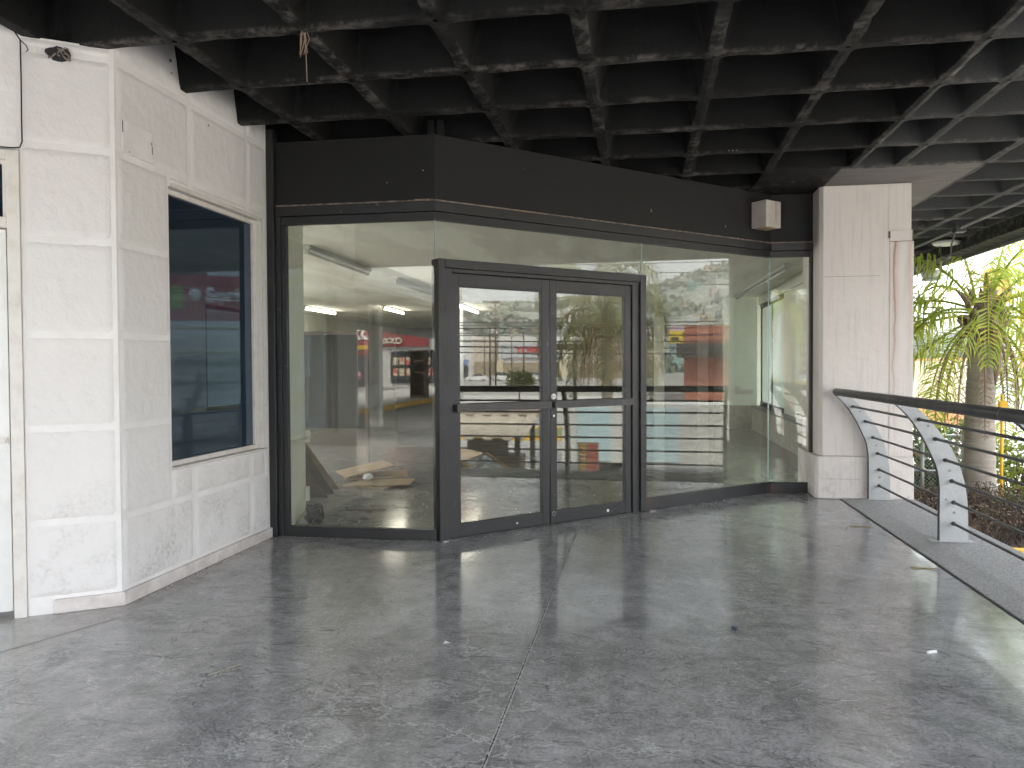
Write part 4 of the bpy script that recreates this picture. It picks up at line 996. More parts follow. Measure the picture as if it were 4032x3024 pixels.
for i in range(1500):
    x, y = ru(3.0, 5.6), ru(8.6, 13.2)
    if y < 8.65 + max(0, min(x, 4.2) - 2.87) * 1.33: continue
    zt = -.40 + .10 * nz(x, y, 0, 1.3) - (.0 if x > 3.3 else .12)
    p = Vector((x, y, -.86)); a = ru(0, 6.28); q = [p]
    for k in range(4): p = p + Vector((math.cos(a) * ru(.01, .09), math.sin(a) * ru(.01, .09), (zt + .86) / 4)); a += ru(-1.4, 1.4); q.append(p)
    t.tube(q, [.007, .006, .005, .004, .002], 4, cap=False)
    for k in range(2):
        s = q[ru(0, 1) > .5 and 2 or 3]; e = s + Vector((ru(-.16, .16), ru(-.16, .16), ru(-.02, .14))); t.tube([s, e], [.004, .002], 3, cap=False)
for i in range(11000):
    x, y = ru(2.95, 5.65), ru(8.55, 13.2)
    if y < 8.6 + max(0, min(x, 4.2) - 2.87) * 1.33: continue
    zt = -.38 + .10 * nz(x, y, 0, 1.3) - (.0 if x > 3.3 else .12)
    z = zt - abs(random.gauss(0, .16)); p = Vector((x, y, max(z, -.84))); s = ru(.015, .05)
    a = Vector((ru(-1, 1), ru(-1, 1), ru(-.7, .7))).normalized(); qn = a.cross(Vector((ru(-1, 1), ru(-1, 1), ru(-1, 1)))).normalized()
    b.add([p, p + a * s * .5 + qn * s * .35, p + a * s, p + a * s * .5 - qn * s * .35], [(0, 1, 2, 3)])
random.setstate(st)
b.build('foliage', m_dry, hd); t.build('twig_mass', m_twig, hd)
yp = thing('yellow_post', 'yellow painted post with a small yellow box among shrubs', 'post', (5.76, 14.0, -.85))
b = MB(); b.tube([(5.76, 14.0, -.85), (5.76, 14.0, .95)], .024, 10); b.build('pole', mat('bright_yellow', (.80, .46, .02), .5), yp, True)
b = MB(); b.box(5.71, 13.96, .62, 5.83, 14.04, .84); b.build('box', bpy.data.materials['bright_yellow'], yp, bevel=.01)
cf = thing('chain_fence', 'chain link fence with pale steel posts behind the column', 'fence', (4.9, 15.2, -1.5))
m_galv = mat('galvanised', (.42, .43, .43), .4, metal=.6)
for x in (4.15, 4.85, 5.52):
    b = MB(); b.tube([(x, 14.9, -1.5), (x, 14.9, .30)], .032, 10); b.build('post', m_galv, cf, True)
b = MB()
for z in (.20, -.42): b.tube([(4.1, 14.9, z), (5.55, 14.9, z)], .022, 8)
b.build('rail', m_galv, cf, True)
b = MB()
for k in range(-40, 60):
    for sg in (-1, 1):
        xa = 4.15 + k * .065; pts = []
        p0 = Vector((xa, 14.9 + .004 * sg, -1.45)); L_ = 1.62
        xa2 = xa + sg * L_
        lo, hi = 4.15, 5.52
        t0, t1 = 0.0, 1.0
        if xa2 != xa:
            ta, tb = (lo - xa) / (xa2 - xa), (hi - xa) / (xa2 - xa); t0, t1 = max(0, min(ta, tb)), min(1, max(ta, tb))
        if t1 - t0 > .02:
            b.tube([p0 + Vector((sg * L_ * t0, 0, L_ * t0)), p0 + Vector((sg * L_ * t1, 0, L_ * t1))], .004, 3, cap=False)
b.build('mesh_wire', m_galv, cf)
ow = thing('orange_post', 'orange painted stub post behind the chain link fence', 'post', (5.0, 15.6, -1.5))
b = MB(); b.tube([(5.0, 15.6, -1.5), (5.0, 15.6, -.22)], .04, 8); b.build('pole', m_yellow, ow, True); b = MB(); b.box(4.80, 15.57, -.22, 5.04, 15.63, -.15); b.build('arm', m_yellow, ow)

# banner fence seen from behind
bn = thing('banner_fence', 'white banner on a frame with its lettering showing through reversed', 'banner', (11.5, 22, -1.5))
b = MB(); b.box(8.75, 22, -1.1, 16, 22.03, .97); b.build('banner_sheet', mat('white_vinyl', (.72, .73, .74), .5, trans=.4), bn)
b = MB()
for x in (8.75, 11.2, 13.6, 16): b.tube([(x, 22.08, -1.5), (x, 22.08, 1.0)], .03, 8)
b.tube([(8.75, 22.08, .98), (16, 22.08, .98)], .025, 8); b.build('frame', m_galv, bn)
m_letter = mat('pale_grey_letter', (.93, .93, .93), .5)
m_lett2 = mat('grey_letter', (.50, .52, .54), .5)
for body, x, z, s in (('OM', 9.95, .62, .52), ('YS', 9.95, .10, .36), ('TE', 10.1, -.32, .36)):
    text_part('lettering', body, s, m_lett2 if body == 'TE' else m_letter, (x, 21.992, z), (1, 0, 0), (0, 0, 1), bn, mirror=True, bold=.01)
bpy.data.materials['white_vinyl'].node_tree.nodes['Principled BSDF'].inputs['Base Color'].default_value = (.5, .5, .5, 1)
ct = thing('container', 'beige corrugated shipping container beyond the palm', 'container', (13.6, 40, -1.5))
b = MB(); b.box(12.0, 40, -.6, 14.9, 46, 1.62)
b.build('body', mat('beige_steel', (.55, .45, .33), .6), ct)
b = MB()
for i in range(11): b.box(12.05 + i * .26, 39.955, -.5, 12.17 + i * .26, 39.998, 1.5)
b.build('rib', bpy.data.materials['beige_steel'], ct)
b = MB(); b.box(11.98, 39.95, 1.621, 14.95, 46, 1.70); b.box(11.98, 39.95, -1.5, 14.95, 46, -.602); b.build('edge_rail', mat('orange_trim', (.55, .25, .10), .6), ct)

# ------------------------------------------------------------------ cars
m_tyre = mat('tyre', (.02, .02, .02), .8); m_rim = mat('rim', (.4, .4, .41), .35, metal=.7)
m_carglass = mat('car_glass', (.03, .035, .04), .05, spec=.8); m_light = mat('head_lamp', (.75, .76, .78), .15); m_tail = mat('tail_lamp', (.4, .02, .02), .2)
def car_mesh(kind):
    """side outline (y along the car, z) swept across with tumblehome; returns body rings"""
    if kind == 'suv': low = [(-2.2, .55), (-2.25, .8), (-2.2, 1.02), (-1.9, 1.06), (1.05, 1.04), (1.9, .95), (2.2, .80), (2.25, .5)]; roof = [(-2.12, 1.06), (-1.85, 1.60), (-1.5, 1.68), (.2, 1.68), (.55, 1.60), (1.2, 1.04)]
    else: low = [(-2.2, .5), (-2.25, .72), (-2.15, .92), (-1.5, .96), (1.0, .90), (1.9, .80), (2.2, .66), (2.25, .45)]; roof = [(-1.75, .95), (-1.1, 1.36), (-.75, 1.43), (.05, 1.43), (.35, 1.37), (1.15, .90)]
    return low, roof
def car(lab, loc, rz, paint, kind='sedan', group='cars parked around the place', extra=None):
    o = thing('parked_car', lab, 'car', (0, 0, 0), group); low, roof = car_mesh(kind); W = .86
    b = MB(); prof = [(-2.2, .22)] + low + [(2.2, .22)]
    rings = []
    for (w, ins) in ((W - .05, .03), (W, .0)): rings.append([(w, y * (1 - ins * .4), z) for (y, z) in prof])
    n = len(prof); vs = [(-w, y, z) for (w, y, z) in rings[0]] + [(-w - .04 * (z < .8), y, z) for (w, y, z) in rings[1]] + [(w + .04 * (z < .8), y, z) for (w, y, z) in rings[1]] + [(w, y, z) for (w, y, z) in rings[0]]
    # skirt, shoulder, shoulder, skirt
    vs = []
    for (x, sc_) in ((-W - .02, .97), (-W + .10, 1.0), (W - .10, 1.0), (W + .02, .97)): vs += [(x, y * sc_, z) for (y, z) in prof]
    fs = []
    for k in range(3):
        for i in range(n - 1): fs.append((k*n+i, k*n+i+1, (k+1)*n+i+1, (k+1)*n+i))
    fs += [tuple(range(n)), tuple(range(3*n, 4*n))[::-1]]
    b.add(vs, fs)
    m = len(roof); rf = roof
    top = [(s * (W - .22), y, z) for s in (-1, 1) for (y, z) in rf[1:-1]]
    k = m - 2; fs = [tuple([i for i in range(k)] + [k + i for i in range(k)][::-1])] if False else [(i, i+1, k+i+1, k+i) for i in range(k-1)]
    b.add([(x, y, z + .012) for (x, y, z) in top], fs)
    # pillars
    for s in (-1, 1):
        for (ya, za, yb, zb) in ((rf[0][0], rf[0][1], rf[1][0], rf[1][1]), (rf[-2][0], rf[-2][1], rf[-1][0], rf[-1][1]), ((rf[0][0] + rf[-1][0]) / 2, rf[0][1], (rf[1][0] + rf[-2][0]) / 2, rf[2][1])):
            b.tube([(s * (W - .085), ya, za), (s * (W - .22), yb, zb)], .035, 5)
    b.build('body', paint, o, bevel=.02)
    g = MB(); a, z0, y1, z1 = rf[0][0], rf[0][1], rf[1][0], rf[1][1]
    for s in (-1, 1):
        pl_ = [(s * (W - .10), y, z) for (y, z) in (rf[0], rf[-1])] + [(s * (W - .225), y, z) for (y, z) in rf[1:-1][::-1]]
        g.add(pl_, [tuple(range(len(pl_)))])
    g.build('side_window', m_carglass, o)
    g = MB(); e, f = rf[-1], rf[-2]; g.add([(-W + .12, e[0], e[1]), (W - .12, e[0], e[1]), (W - .25, f[0], f[1]), (-W + .25, f[0], f[1])], [(0, 1, 2, 3)]); g.build('windscreen', m_carglass, o)
    g = MB(); e, f = rf[0], rf[1]; g.add([(-W + .12, e[0], e[1]), (W - .12, e[0], e[1]), (W - .25, f[0], f[1]), (-W + .25, f[0], f[1])], [(0, 1, 2, 3)]); g.build('rear_window', m_carglass, o)
    for s in (-1, 1):
        for y in (-1.38, 1.38):
            w = MB(); w.tube([(s * .70, y, .32), (s * .875, y, .32)], .32, 16); wh = w.build('wheel', m_tyre, o, False, .02)
            w = MB(); w.tube([(s * .876, y, .32), (s * .884, y, .32)], .20, 12); w.build('rim', m_rim, wh)
        g = MB(); g.box(s * .55 - .18, 2.05, .60, s * .55 + .18, 2.235, .74); g.build('headlight', m_light, o)
        g = MB(); g.box(s * .62 - .14, -2.255, .68, s * .62 + .14, -2.1, .86); g.build('taillight', m_tail, o)
    if extra: extra(o)
    o.location = loc; o.rotation_euler = (0, 0, rz); return o
def paint(name, c): return mat(name, c, .25, tuple(x * .9 for x in c), spec=.6)
P_white, P_red, P_taxi, P_silver, P_blue, P_green = paint('white_car_paint', (.72, .72, .72)), paint('red_car_paint', (.45, .03, .03)), paint('taxi_yellow', (.85, .42, .04)), paint('silver_paint', (.45, .46, .47)), paint('blue_paint', (.05, .10, .25)), paint('teal_paint', (.10, .30, .28))
def taxi_extra(o):
    b = MB(); b.tube([(.0, -.1, 1.45), (0, -.62, 1.85)], .006, 5); b.build('aerial', m_wire, o)
    b = MB(); b.add([(-.80, 1.2, .925), (.80, 1.2, .925), (.78, 1.88, .835), (-.78, 1.88, .835)], [(0, 1, 2, 3)]); b.build('bonnet', P_white, o)
car('yellow taxi with white bonnet parked below the terrace edge', (5.1, 4.55, -1.48), 0, P_taxi, 'sedan', extra=taxi_extra)
car('white sedan farthest left in front of the far store', (150, -33.5, -1.49), R(175), P_white)
s_ = car('white off-road car parked beside the sedan at the far store', (150, -27.5, -1.49), R(-5), P_white, 'suv')
car('silver hatchback parked behind the far sedan', (157, -30.5, -1.49), R(178), P_silver, 'suv')
car('white saloon parked by the store gate', (152, -17.8, -1.49), R(2), P_white)
dup(s_, (159, -23.5, -1.49), R(180), 'white van like car behind the trimmed tree')
car('pale van at the left end of the far store front', (151, -40.5, -1.49), R(0), P_white, 'suv')
for lab, loc, rz, p, kd in (('teal car parked behind the container', (24.5, 68, -1.49), 80, P_green, 'suv'), ('red car in the far car park right of the palm', (45.5, 112, -1.49), 95, P_red, 'sedan'), ('white car in the far car park beside the palm trunk', (40, 98, -1.49), 85, P_white, 'sedan'),
                            ('yellow taxi in the far car park at the right edge', (42.5, 97, -1.49), 90, P_taxi, 'sedan'), ('white taxi at the right edge of the far car park', (46.5, 101, -1.49), 92, P_white, 'suv'), ('blue car far behind the container', (31, 95, -1.49), 88, P_blue, 'sedan'), ('silver car far left in the car park by the container', (34, 104, -1.49), 93, P_silver, 'sedan')):
    car(lab, loc, R(rz), p, kd)
car('silver pickup like car parked at the left car park behind the photographer', (-13.5, -15.5, .0), R(15), P_silver, 'suv')

# ------------------------------------------------------------------ far right background
def tree(lab, loc, h, rad, n, m, seed, size=.5, group='trees around the car parks', name='street_tree'):
    st = random.getstate(); random.seed(seed); o = thing(name, lab, 'tree', loc, group); x, y, z = loc
    t = MB(); top = Vector((x, y, z + h * .62)); t.tube([(x, y, z - .1), (x + .05 * h * .1, y, z + h * .3), top], [h * .035, h * .026, h * .012], 8)
    for i in range(9):
        e = Vector((x + ru(-.7, .7) * rad[0], y + ru(-.7, .7) * rad[1], z + h * ru(.55, .95))); t.tube([(x, y, z + h * ru(.28, .5)), Vector((x, y, z + h * .5)).lerp(e, .5), e], [h * .014, h * .009, h * .003], 5)
    t.build('trunk', m_twig, o)
    b = MB(); cl = [(Vector((ru(-.7, .7), ru(-.7, .7), ru(-.6, .75))), ru(.3, .5)) for _ in range(16)]
    for i in range(n):
        c, rr = cl[i % 16]; u = Vector((random.gauss(0, .5), random.gauss(0, .5), random.gauss(0, .5)))
        q = c + u * rr; p = Vector((x + q.x * rad[0], y + q.y * rad[1], z + h - rad[2] + q.z * rad[2])); s = size * ru(.5, 1.2)
        a = Vector((ru(-1, 1), ru(-1, 1), ru(-.6, .6))).normalized(); w = a.cross(Vector((ru(-1, 1), ru(-1, 1), ru(-1, 1)))).normalized()
        b.add([p, p + a * s * .5 + w * s * .3, p + a * s, p + a * s * .5 - w * s * .3], [(0, 1, 2, 3)])
    b.build('crown', m, o); random.setstate(st); return o
m_tree = leaf_mat('tree_leaf', (.055, .085, .035), (.09, .11, .05), .3)
m_far = leaf_mat('far_scrub', (.17, .20, .14), (.24, .26, .19), .2)
tree('round dark tree far behind the container, nearer the column', (44, 140, -1.5), 9.5, (5, 5, 4), 1500, m_tree, 31, .9)
tree('round dark tree far behind the palm trunk', (54, 142, -1.5), 8.5, (5.5, 5, 3.6), 1500, m_tree, 32, .9)
tree('small dark tree far left behind the container', (40, 126, -1.5), 8, (4, 4, 3.2), 1200, m_tree, 33, .9)
tree('trimmed leafy tree on the median in front of the store car park', (60, -5.8, -1.5), 2.45, (1.35, 1.35, .75), 1600, leaf_mat('trim_leaf', (.10, .12, .04), (.15, .15, .06)), 34, .3)
gb = thing('grey_office', 'long grey flat roofed building in the far background', 'building', (60, 205, -1.5))
b = MB(); b.box(35, 205, -1.5, 90, 225, 11.5); b.build('wall', mat('grey_render', (.40, .41, .42), .8), gb)
b = MB()
for i in range(14):
    for z in (2.5, 6.5): b.box(37 + i * 3.8, 204.9, z, 39.8 + i * 3.8, 204.99, z + 2.2)
b.build('window_band', m_carglass, gb); b = MB(); b.box(34, 204, 11.5, 91, 226, 12.2); b.build('roof', m_white, gb)
nb = thing('restaurant', 'dark restaurant front with a red sign at the right edge', 'building', (66, 140, -1.5))
b = MB(); b.box(58.5, 140, -1.5, 90, 152, 9.5); b.build('wall', mat('slate_wall', (.12, .13, .14), .7), nb)
b = MB(); b.box(58.6, 139.7, 2.6, 70, 139.98, 5.6); b.box(58.6, 139.7, 8.0, 70, 139.98, 11.5); b.build('sign_board', mat('sign_red', (.36, .06, .07), .5), nb)
text_part('lettering', 'Norton', 2.3, m_white, (61.9, 139.66, 4.1), (1, 0, 0), (0, 0, 1), nb, bold=.02)
b = MB(); b.add([(58, 136.5, .9), (74, 136.5, .9), (74, 139.9, 2.3), (58, 139.9, 2.3), (58, 136.5, .8), (74, 136.5, .8), (74, 139.9, 2.2), (58, 139.9, 2.2)], [(0, 1, 2, 3), (7, 6, 5, 4), (0, 4, 5, 1), (1, 5, 6, 2), (3, 7, 4, 0)]); b.build('awning', bpy.data.materials['sign_red'], nb)
ps = thing('sign_mast', 'tall white sign mast with red panel far right of the palm', 'sign', (42.5, 110, -1.5))
b = MB(); b.tube([(46.6, 110, -1.5), (46.6, 110, 16)], .55, 12); b.build('pole', m_white, ps, True); b = MB(); b.box(43.0, 109.7, 9.2, 46.0, 110.3, 13.5); b.build('sign_board', mat('sign_orange', (.7, .10, .03), .5), ps)
for lab, x, y in (('dark power pole far behind the dry hanging frond', 24, 75), ('dark power pole right of the far container', 29.5, 88)):
    o = thing('power_pole', lab, 'pole', (x, y, -1.5), 'power poles along the far car park')
    b = MB(); b.tube([(x, y, -1.5), (x, y, 8)], [.16, .11], 8); b.build('pole', m_rail, o, True); b = MB(); b.box(x - 1, y - .05, 7.2, x + 1, y + .05, 7.35); b.build('crossarm', m_rail, o)

# ------------------------------------------------------------------ street scene mirrored in the doors
m_beige = mat('beige_wall', (.55, .50, .41), .8, (.50, .45, .37), .3); m_whitew = mat('store_white', (.66, .65, .62), .8, (.6, .59, .56), .2); m_brownw = mat('tan_shutter', (.33, .27, .18), .7)
st_ = thing('depot_store', 'beige and white big box store across the street with red lettering', 'store', (182, -30, -1.5))
b = MB(); b.box(182, -75, -1.5, 215, -43.4, 9.3); b.box(181, -36.2, -1.5, 215, -19.4, 9.2); b.build('wall', m_whitew, st_)
b = MB(); b.box(184, -43.4, -1.5, 214, -36.2, 8.2); b.box(183, -19.4, -1.5, 214, 2, 7.7)
for i in range(16): b.box(182.85, -19.0 + i * 1.3, 3.0, 183, -18.5 + i * 1.3, 7.4)
b.build('side_wall', m_beige, st_)
b = MB(); b.box(182.6, -19.2, -1.4, 182.98, 1.5, 2.3); b.box(180.6, -35.6, -1.4, 180.98, -20, 2.3); b.box(183.6, -42.9, -1.4, 183.98, -36.4, 2.6); b.build('shutter', m_brownw, st_)
b = MB(); b.box(180.4, -35.2, .9 + 2.6, 180.95, -20.2, 7.0); b.build('sign_panel', mat('pale_grey_sign', (.50, .52, .54), .7), st_)
text_part('lettering', 'DEPOT', 2.4, mat('letter_red', (.65, .05, .04), .5), (180.3, -28.0, 5.2), (0, -1, 0), (0, 0, 1), st_, ext=.12, bold=.07)
for y in (-35.9, -20.4):
    b = MB(); b.box(179.6, y - .9, -1.5, 180.55, y + .9, 2.9); b.build('pillar', mat('cream_pillar', (.62, .54, .38), .8), st_)
b = MB(); b.extr([(180.9, -49, 3.0), (180.9, -43.6, 3.0), (178.5, -43.6, 1.6), (178.5, -49, 1.6)], (0, 0, .15)); b.build('awning', mat('blue_awning', (.10, .16, .30), .7), st_)
b = MB(); b.box(181.7, -48.6, -1.4, 181.98, -44.2, 1.6); b.build('shop_window', m_carglass, st_)
lp = None
m_lp = mat('rust_brown_pole', (.13, .075, .05), .6)
for i, (lab, x, y, h, arm) in enumerate((('double armed brown lamp post in front of the white store block', 168, -36.5, 9.6, 1), ('double armed brown lamp post nearest the tall mast', 112, -21.3, 9.3, 1), ('tall brown mast with a single head in the store car park', 112, -20.4, 12.7, 0), ('double armed brown lamp post before the lettered store block', 128, -19.2, 8.9, 1), ('distant double armed lamp post behind the tall mast', 172, -31.0, 9.8, 1))):
    o = thing('lamp_post', lab, 'lamp post', (x, y, -1.5), 'lamp posts in the store car park')
    b = MB(); b.tube([(x, y, -1.5), (x, y, h - 1.5)], [.17, .12], 8); b.build('pole', m_lp, o, True)
    b = MB()
    if arm:
        for s in (-1, 1): b.tube([(x, y, h - 1.55), (x, y + s * 1.2, h - 1.25)], .06, 6); b.box(x - .15, y + s * 1.2 - .45, h - 1.32, x + .15, y + s * 1.2 + .45, h - 1.2)
    else: b.box(x - .4, y - .7, h - 1.5, x + .4, y + .7, h - 1.15)
    b.build('lamp_head', m_lp, o)
o = thing('billboard_mast', 'thick white billboard mast on the far side of the street', 'billboard', (55, -9.8, -1.5))
b = MB(); b.tube([(55, -9.8, -1.5), (55, -9.8, 6.3)], .36, 14); b.tube([(55, -9.8, 6.3), (55, -9.8, 12)], .27, 14); b.build('pole', m_white, o, True)
b = MB(); b.box(54.6, -14, 9.6, 55.4, -4.6, 13); b.build('panel', m_white, o)
b = MB(); b.ball((54.5, -9.4, 10.0), .8, 12); b.build('logo', mat('logo_red', (.55, .03, .04), .5), o, True); b = MB(); b.ball((54.5, -10.7, 10.2), .6, 12); b.build('logo', mat('logo_green', (.10, .35, .08), .5), o, True)
b = MB(); rows_ = ((30, (2.0, 2.3, 2.55, 2.85, 3.2, 3.5)), (48, (2.2, 2.6, 3.1, 3.6, 4.2, 7.0, 7.9, 8.6)))
for x, zs in rows_:
    for i, z in enumerate(zs): b.tube([(x + i * .1, y, z + .0007 * ((y + 10) % 44 - 22) ** 2) for y in range(-76, 80, 6)], .022 if z < 5 else .03, 5)
cbl = thing('overhead_cables', 'bundle of dark overhead cables along the street', 'cables', (35, 0, 3)); b.build('cable', m_wire, cbl)
b = MB()
for y in (-54, -10, 34): b.tube([(31, y, -1.5), (31, y, 5)], [.14, .1], 8)
ki = thing('street_kiosk', 'small kiosk with corrugated pale roof below the terrace', 'kiosk', (8.2, 3, -1.5))
b = MB()
n = 90; vs = []; fs = []
for i in range(n + 1):
    y = -.6 + 5.9 * i / n; d = .03 * (1 if math.sin(i * 2 * math.pi / 6.2) > 0 else -1)
    vs += [(7.35, y, .02 + d), (9.0, y, .42 + d), (9.0, y, .40 + d), (7.35, y, .0 + d)]
for i in range(n):
    a, c_ = 4*i, 4*i+4
    for k in range(4): fs.append((a+k, a+(k+1) % 4, c_+(k+1) % 4, c_+k))
b.add(vs, fs); b.box(8.85, -.7, .38, 9.4, 5.4, .55); b.build('roof', mat('faded_roof_sheet', (.42, .38, .32), .7, (.34, .30, .25), 3), ki)
b = MB()
for x, y in ((7.5, -.4), (7.5, 5.15), (9.1, -.4), (9.1, 5.15)): b.box(x - .05, y - .05, -1.5, x + .05, y + .05, .05 if x < 8 else .4)
b.build('post', m_rail, ki)
b = MB(); b.box(7.52, 4.1, -.82, 7.56, 4.95, .0); b.build('hanging_panel', mat('dark_panel', (.045, .04, .035), .7), ki)
b = MB(); b.box(8.4, -.3, -1.5, 9.05, 5.0, -.45); b.build('counter', m_brownin, ki)
tk = thing('parked_truck', 'box truck with pale blue and white panels and red rear panel', 'truck', (13, 8, -1.5))
m_pb = mat('pale_blue_panel', (.48, .62, .66), .5, (.40, .55, .60), 1.0)
b = MB(); b.box(12, 5.35, -1.0, 14.2, 10.6, .48); b.build('box_body', mat('truck_white', (.62, .62, .60), .5), tk)
b = MB(); b.box(11.97, 5.75, -.95, 11.998, 6.6, .40); b.box(11.97, 7.5, -.95, 11.998, 8.3, .40); b.build('side_panel', m_pb, tk)
b = MB(); b.box(11.965, 6.95, -.95, 11.998, 7.48, .1); b.build('red_panel', mat('truck_red', (.36, .17, .14), .5), tk)
text_part('lettering', 'na', .28, m_white, (11.955, 7.2, -.45), (0, -1, 0), (0, 0, 1), tk)
b = MB(); b.box(12.1, 10.65, -1.0, 14.1, 12.4, .25); b.build('cab', P_white, tk, bevel=.08)
b = MB(); b.add([(12.2, 12.42, -.35), (14, 12.42, -.35), (13.9, 12.41, .18), (12.3, 12.41, .18)], [(0, 1, 2, 3)]); b.build('windscreen', m_carglass, tk)
for x in (12.15, 14.05):
    for y in (6.4, 11.5):
        w = MB(); w.tube([(x - .13, y, -1.08), (x + .13, y, -1.08)], .41, 14); w.build('wheel', m_tyre, tk)
sg = thing('street_sign', 'small upright red and blue sign with yellow vertical lettering', 'sign', (9.3, 6.35, -1.5))
b = MB(); b.box(9.28, 6.12, -.95, 9.31, 6.58, -.22); b.build('board', mat('sign_frame', (.20, .18, .15), .6), sg)
b = MB(); b.box(9.262, 6.34, -.92, 9.278, 6.56, -.25); b.build('red_field', mat('field_red', (.33, .09, .07), .5), sg)
b = MB(); b.tube([(9.3, 6.35, -1.5), (9.3, 6.35, -.95)], .03, 6); b.build('post', m_rail, sg)
text_part('lettering', 'MON DAS', .15, m_yellow, (9.27, 6.23, -.58), (0, 0, 1), (0, 1, 0), sg)
lpst = thing('street_lamp', 'dark street pole with a broad flat head near the palm', 'lamp post', (17, 5.6, -1.5))
b = MB(); b.tube([(17, 5.0, -1.5), (17, 5.0, 2.25)], .06, 8); b.build('pole', m_rail, lpst, True); b = MB(); b.box(16.8, 4.35, 1.95, 17.2, 5.45, 2.15); b.build('head', m_brownin, lpst)
rb = thing('red_building', 'red clad shop building with dark canopy across the street', 'building', (62, 20, -1.5))
m_redw = mat('red_cladding', (.42, .17, .11), .7, (.36, .14, .095), 2, stretch=(1, .05, 12))
b = MB(); b.box(60, 8.3, -1.5, 75, 34, 4.75); b.build('wall', m_redw, rb)
b = MB(); b.box(58.6, 7.7, 2.1, 59.98, 34, 3.25); b.build('canopy', mat('dark_canopy', (.06, .055, .045), .7), rb)
b = MB(); b.box(59.7, 7.1, 3.3, 59.95, 8.25, 4.3); b.build('logo_board', mat('logo_yellow', (.75, .55, .03), .5), rb); b = MB(); b.box(59.6, 7.3, 3.55, 59.69, 7.9, 3.8); b.build('logo_mark', m_rail, rb)
vt = thing('apartment_tower', 'grey apartment tower with a vertical lettered strip', 'building', (38, -150, -1.5))
b = MB(); b.box(29, -165, -1.5, 46, -150, 15.2); b.build('wall', mat('tower_grey', (.38, .39, .40), .8), vt)
b = MB(); b.box(29.05, -149.95, -1.4, 30.55, -149.7, 15.0); b.build('letter_strip', mat('strip_slate', (.14, .17, .19), .7), vt)
for r_ in range(9):
    b = MB()
    for c_ in range(4): b.box(31.6 + c_ * 3.4, -149.98, -.4 + r_ * 1.75, 33.9 + c_ * 3.4, -149.9, .5 + r_ * 1.75)
    b.build('window', m_carglass, vt)
for i, ch in enumerate('VENTA DEPTOS'):
    if ch != ' ': text_part('lettering', ch, 1.15, m_white, (29.8, -149.6, 13.9 - i * 1.17), (-1, 0, 0), (0, 0, 1), vt, bold=.03)

# hillside with houses
def hz(x, y):
    t = max(0, min(1, (x - 250) / 400)); s = max(0, min(1, (y + 70) / 150)); top = 52 + 30 * s * s * (3 - 2 * s)
    return -1.6 + top * (t * t * (3 - 2 * t)) + 5 * nz(x, y, 0, .012) * t + (x > 650) * (-(x - 650) * .1)
b = MB(); nx, ny = 60, 90; vs = []; fs = []
for i in range(nx + 1):
    for q in range(ny + 1):
        x = 245 + 600 * i / nx; y = -520 + 900 * q / ny; vs.append((x, y, hz(x, y) + 1.2 * nz(x, y, 2, .05)))
for i in range(nx):
    for q in range(ny): a = i * (ny + 1) + q; fs.append((a, a + ny + 1, a + ny + 2, a + 1))
b.add(vs, fs); struct('hillside', b, mat('hazed_hill_scrub', (.30, .315, .28), .95, (.42, .41, .38), .03, .45, .58, speck=((.22, .25, .19), .12, .45, .6)), True)  # scrub colour lightened so distance haze is partly in the paint
hcols = [(.55, .53, .50), (.50, .36, .30), (.45, .44, .43), (.30, .46, .43), (.55, .46, .34), (.38, .37, .36), (.58, .42, .44), (.62, .62, .60)]
hnames = ['off white', 'terracotta', 'grey', 'turquoise', 'ochre', 'bare block', 'pink', 'bright white']
protos = []
for i, cc in enumerate(hcols):
    o = thing('hillside_house', f'{hnames[i]} flat roofed hillside house above the store', 'house', (0, 0, 0), 'houses on the hillside')
    w, d, h_ = ru(6, 10), ru(6, 9), ru(3.2, 6.5)
    b = MB(); b.box(-d / 2, -w / 2, -4, d / 2, w / 2, h_); b.box(-d / 2, -w / 2, h_ + .001, -d / 2 + .25, w / 2, h_ + .6); b.box(-d / 2 + .3, -w / 2 + .2, h_ + .001, 0, 0, h_ + 2.2 * (i % 2))
    b.build('wall', mat('house_' + hnames[i].replace(' ', '_'), cc, .9), o)
    b = MB()
    for k in range(3): b.box(-d / 2 - .05, -w / 2 + .8 + k * w / 3.3, 1.0, -d / 2 + .02, -w / 2 + 2.1 + k * w / 3.3, 2.3)
    b.build('window', m_darkin, o); protos.append(o)
random.seed(77)
cnt = [0] * 8
for i in range(270):
    x = 272 + 385 * (i * .61803 % 1) ** .8; y = ru(-.31, .12) * x - 2
    q = random.choice((0, 0, 1, 2, 2, 3, 4, 5, 5, 6, 7)); cnt[q] += 1
    if cnt[q] == 1: protos[q].location = (x, y, hz(x, y) + .6); protos[q].rotation_euler = (0, 0, ru(-.4, .4))
    else: dup(protos[q], (x, y, hz(x, y) + .6), ru(-.4, .4), None, ru(.42, .8))
for q in range(8):
    if cnt[q] == 0: protos[q].location = (300 + q * 9, -30 - q * 5, hz(300 + q * 9, -30 - q * 5) + .6)
b = MB()
for i in range(2600):
    x = 262 + 390 * rnd(); y = ru(-.36, .14) * x; 
    if nz(x, y, 9, .02) < -.05: continue
    z = hz(x, y) + .8; r = ru(1.5, 3.6)
    for k in range(5):
        p = Vector((x + ru(-r, r), y + ru(-r, r), z + ru(0, r * 1.5))); a = Vector((ru(-1, 1), ru(-1, 1), ru(-.3, 1))).normalized(); w = a.cross(Vector((ru(-1, 1), ru(-1, 1), ru(-1, 1)))).normalized()
        b.add([p - a * r * .6, p + w * r * .6, p + a * r * .6, p - w * r * .6], [(0, 1, 2, 3)])
tag(b.build('hillside_scrub', m_far), kind='stuff')

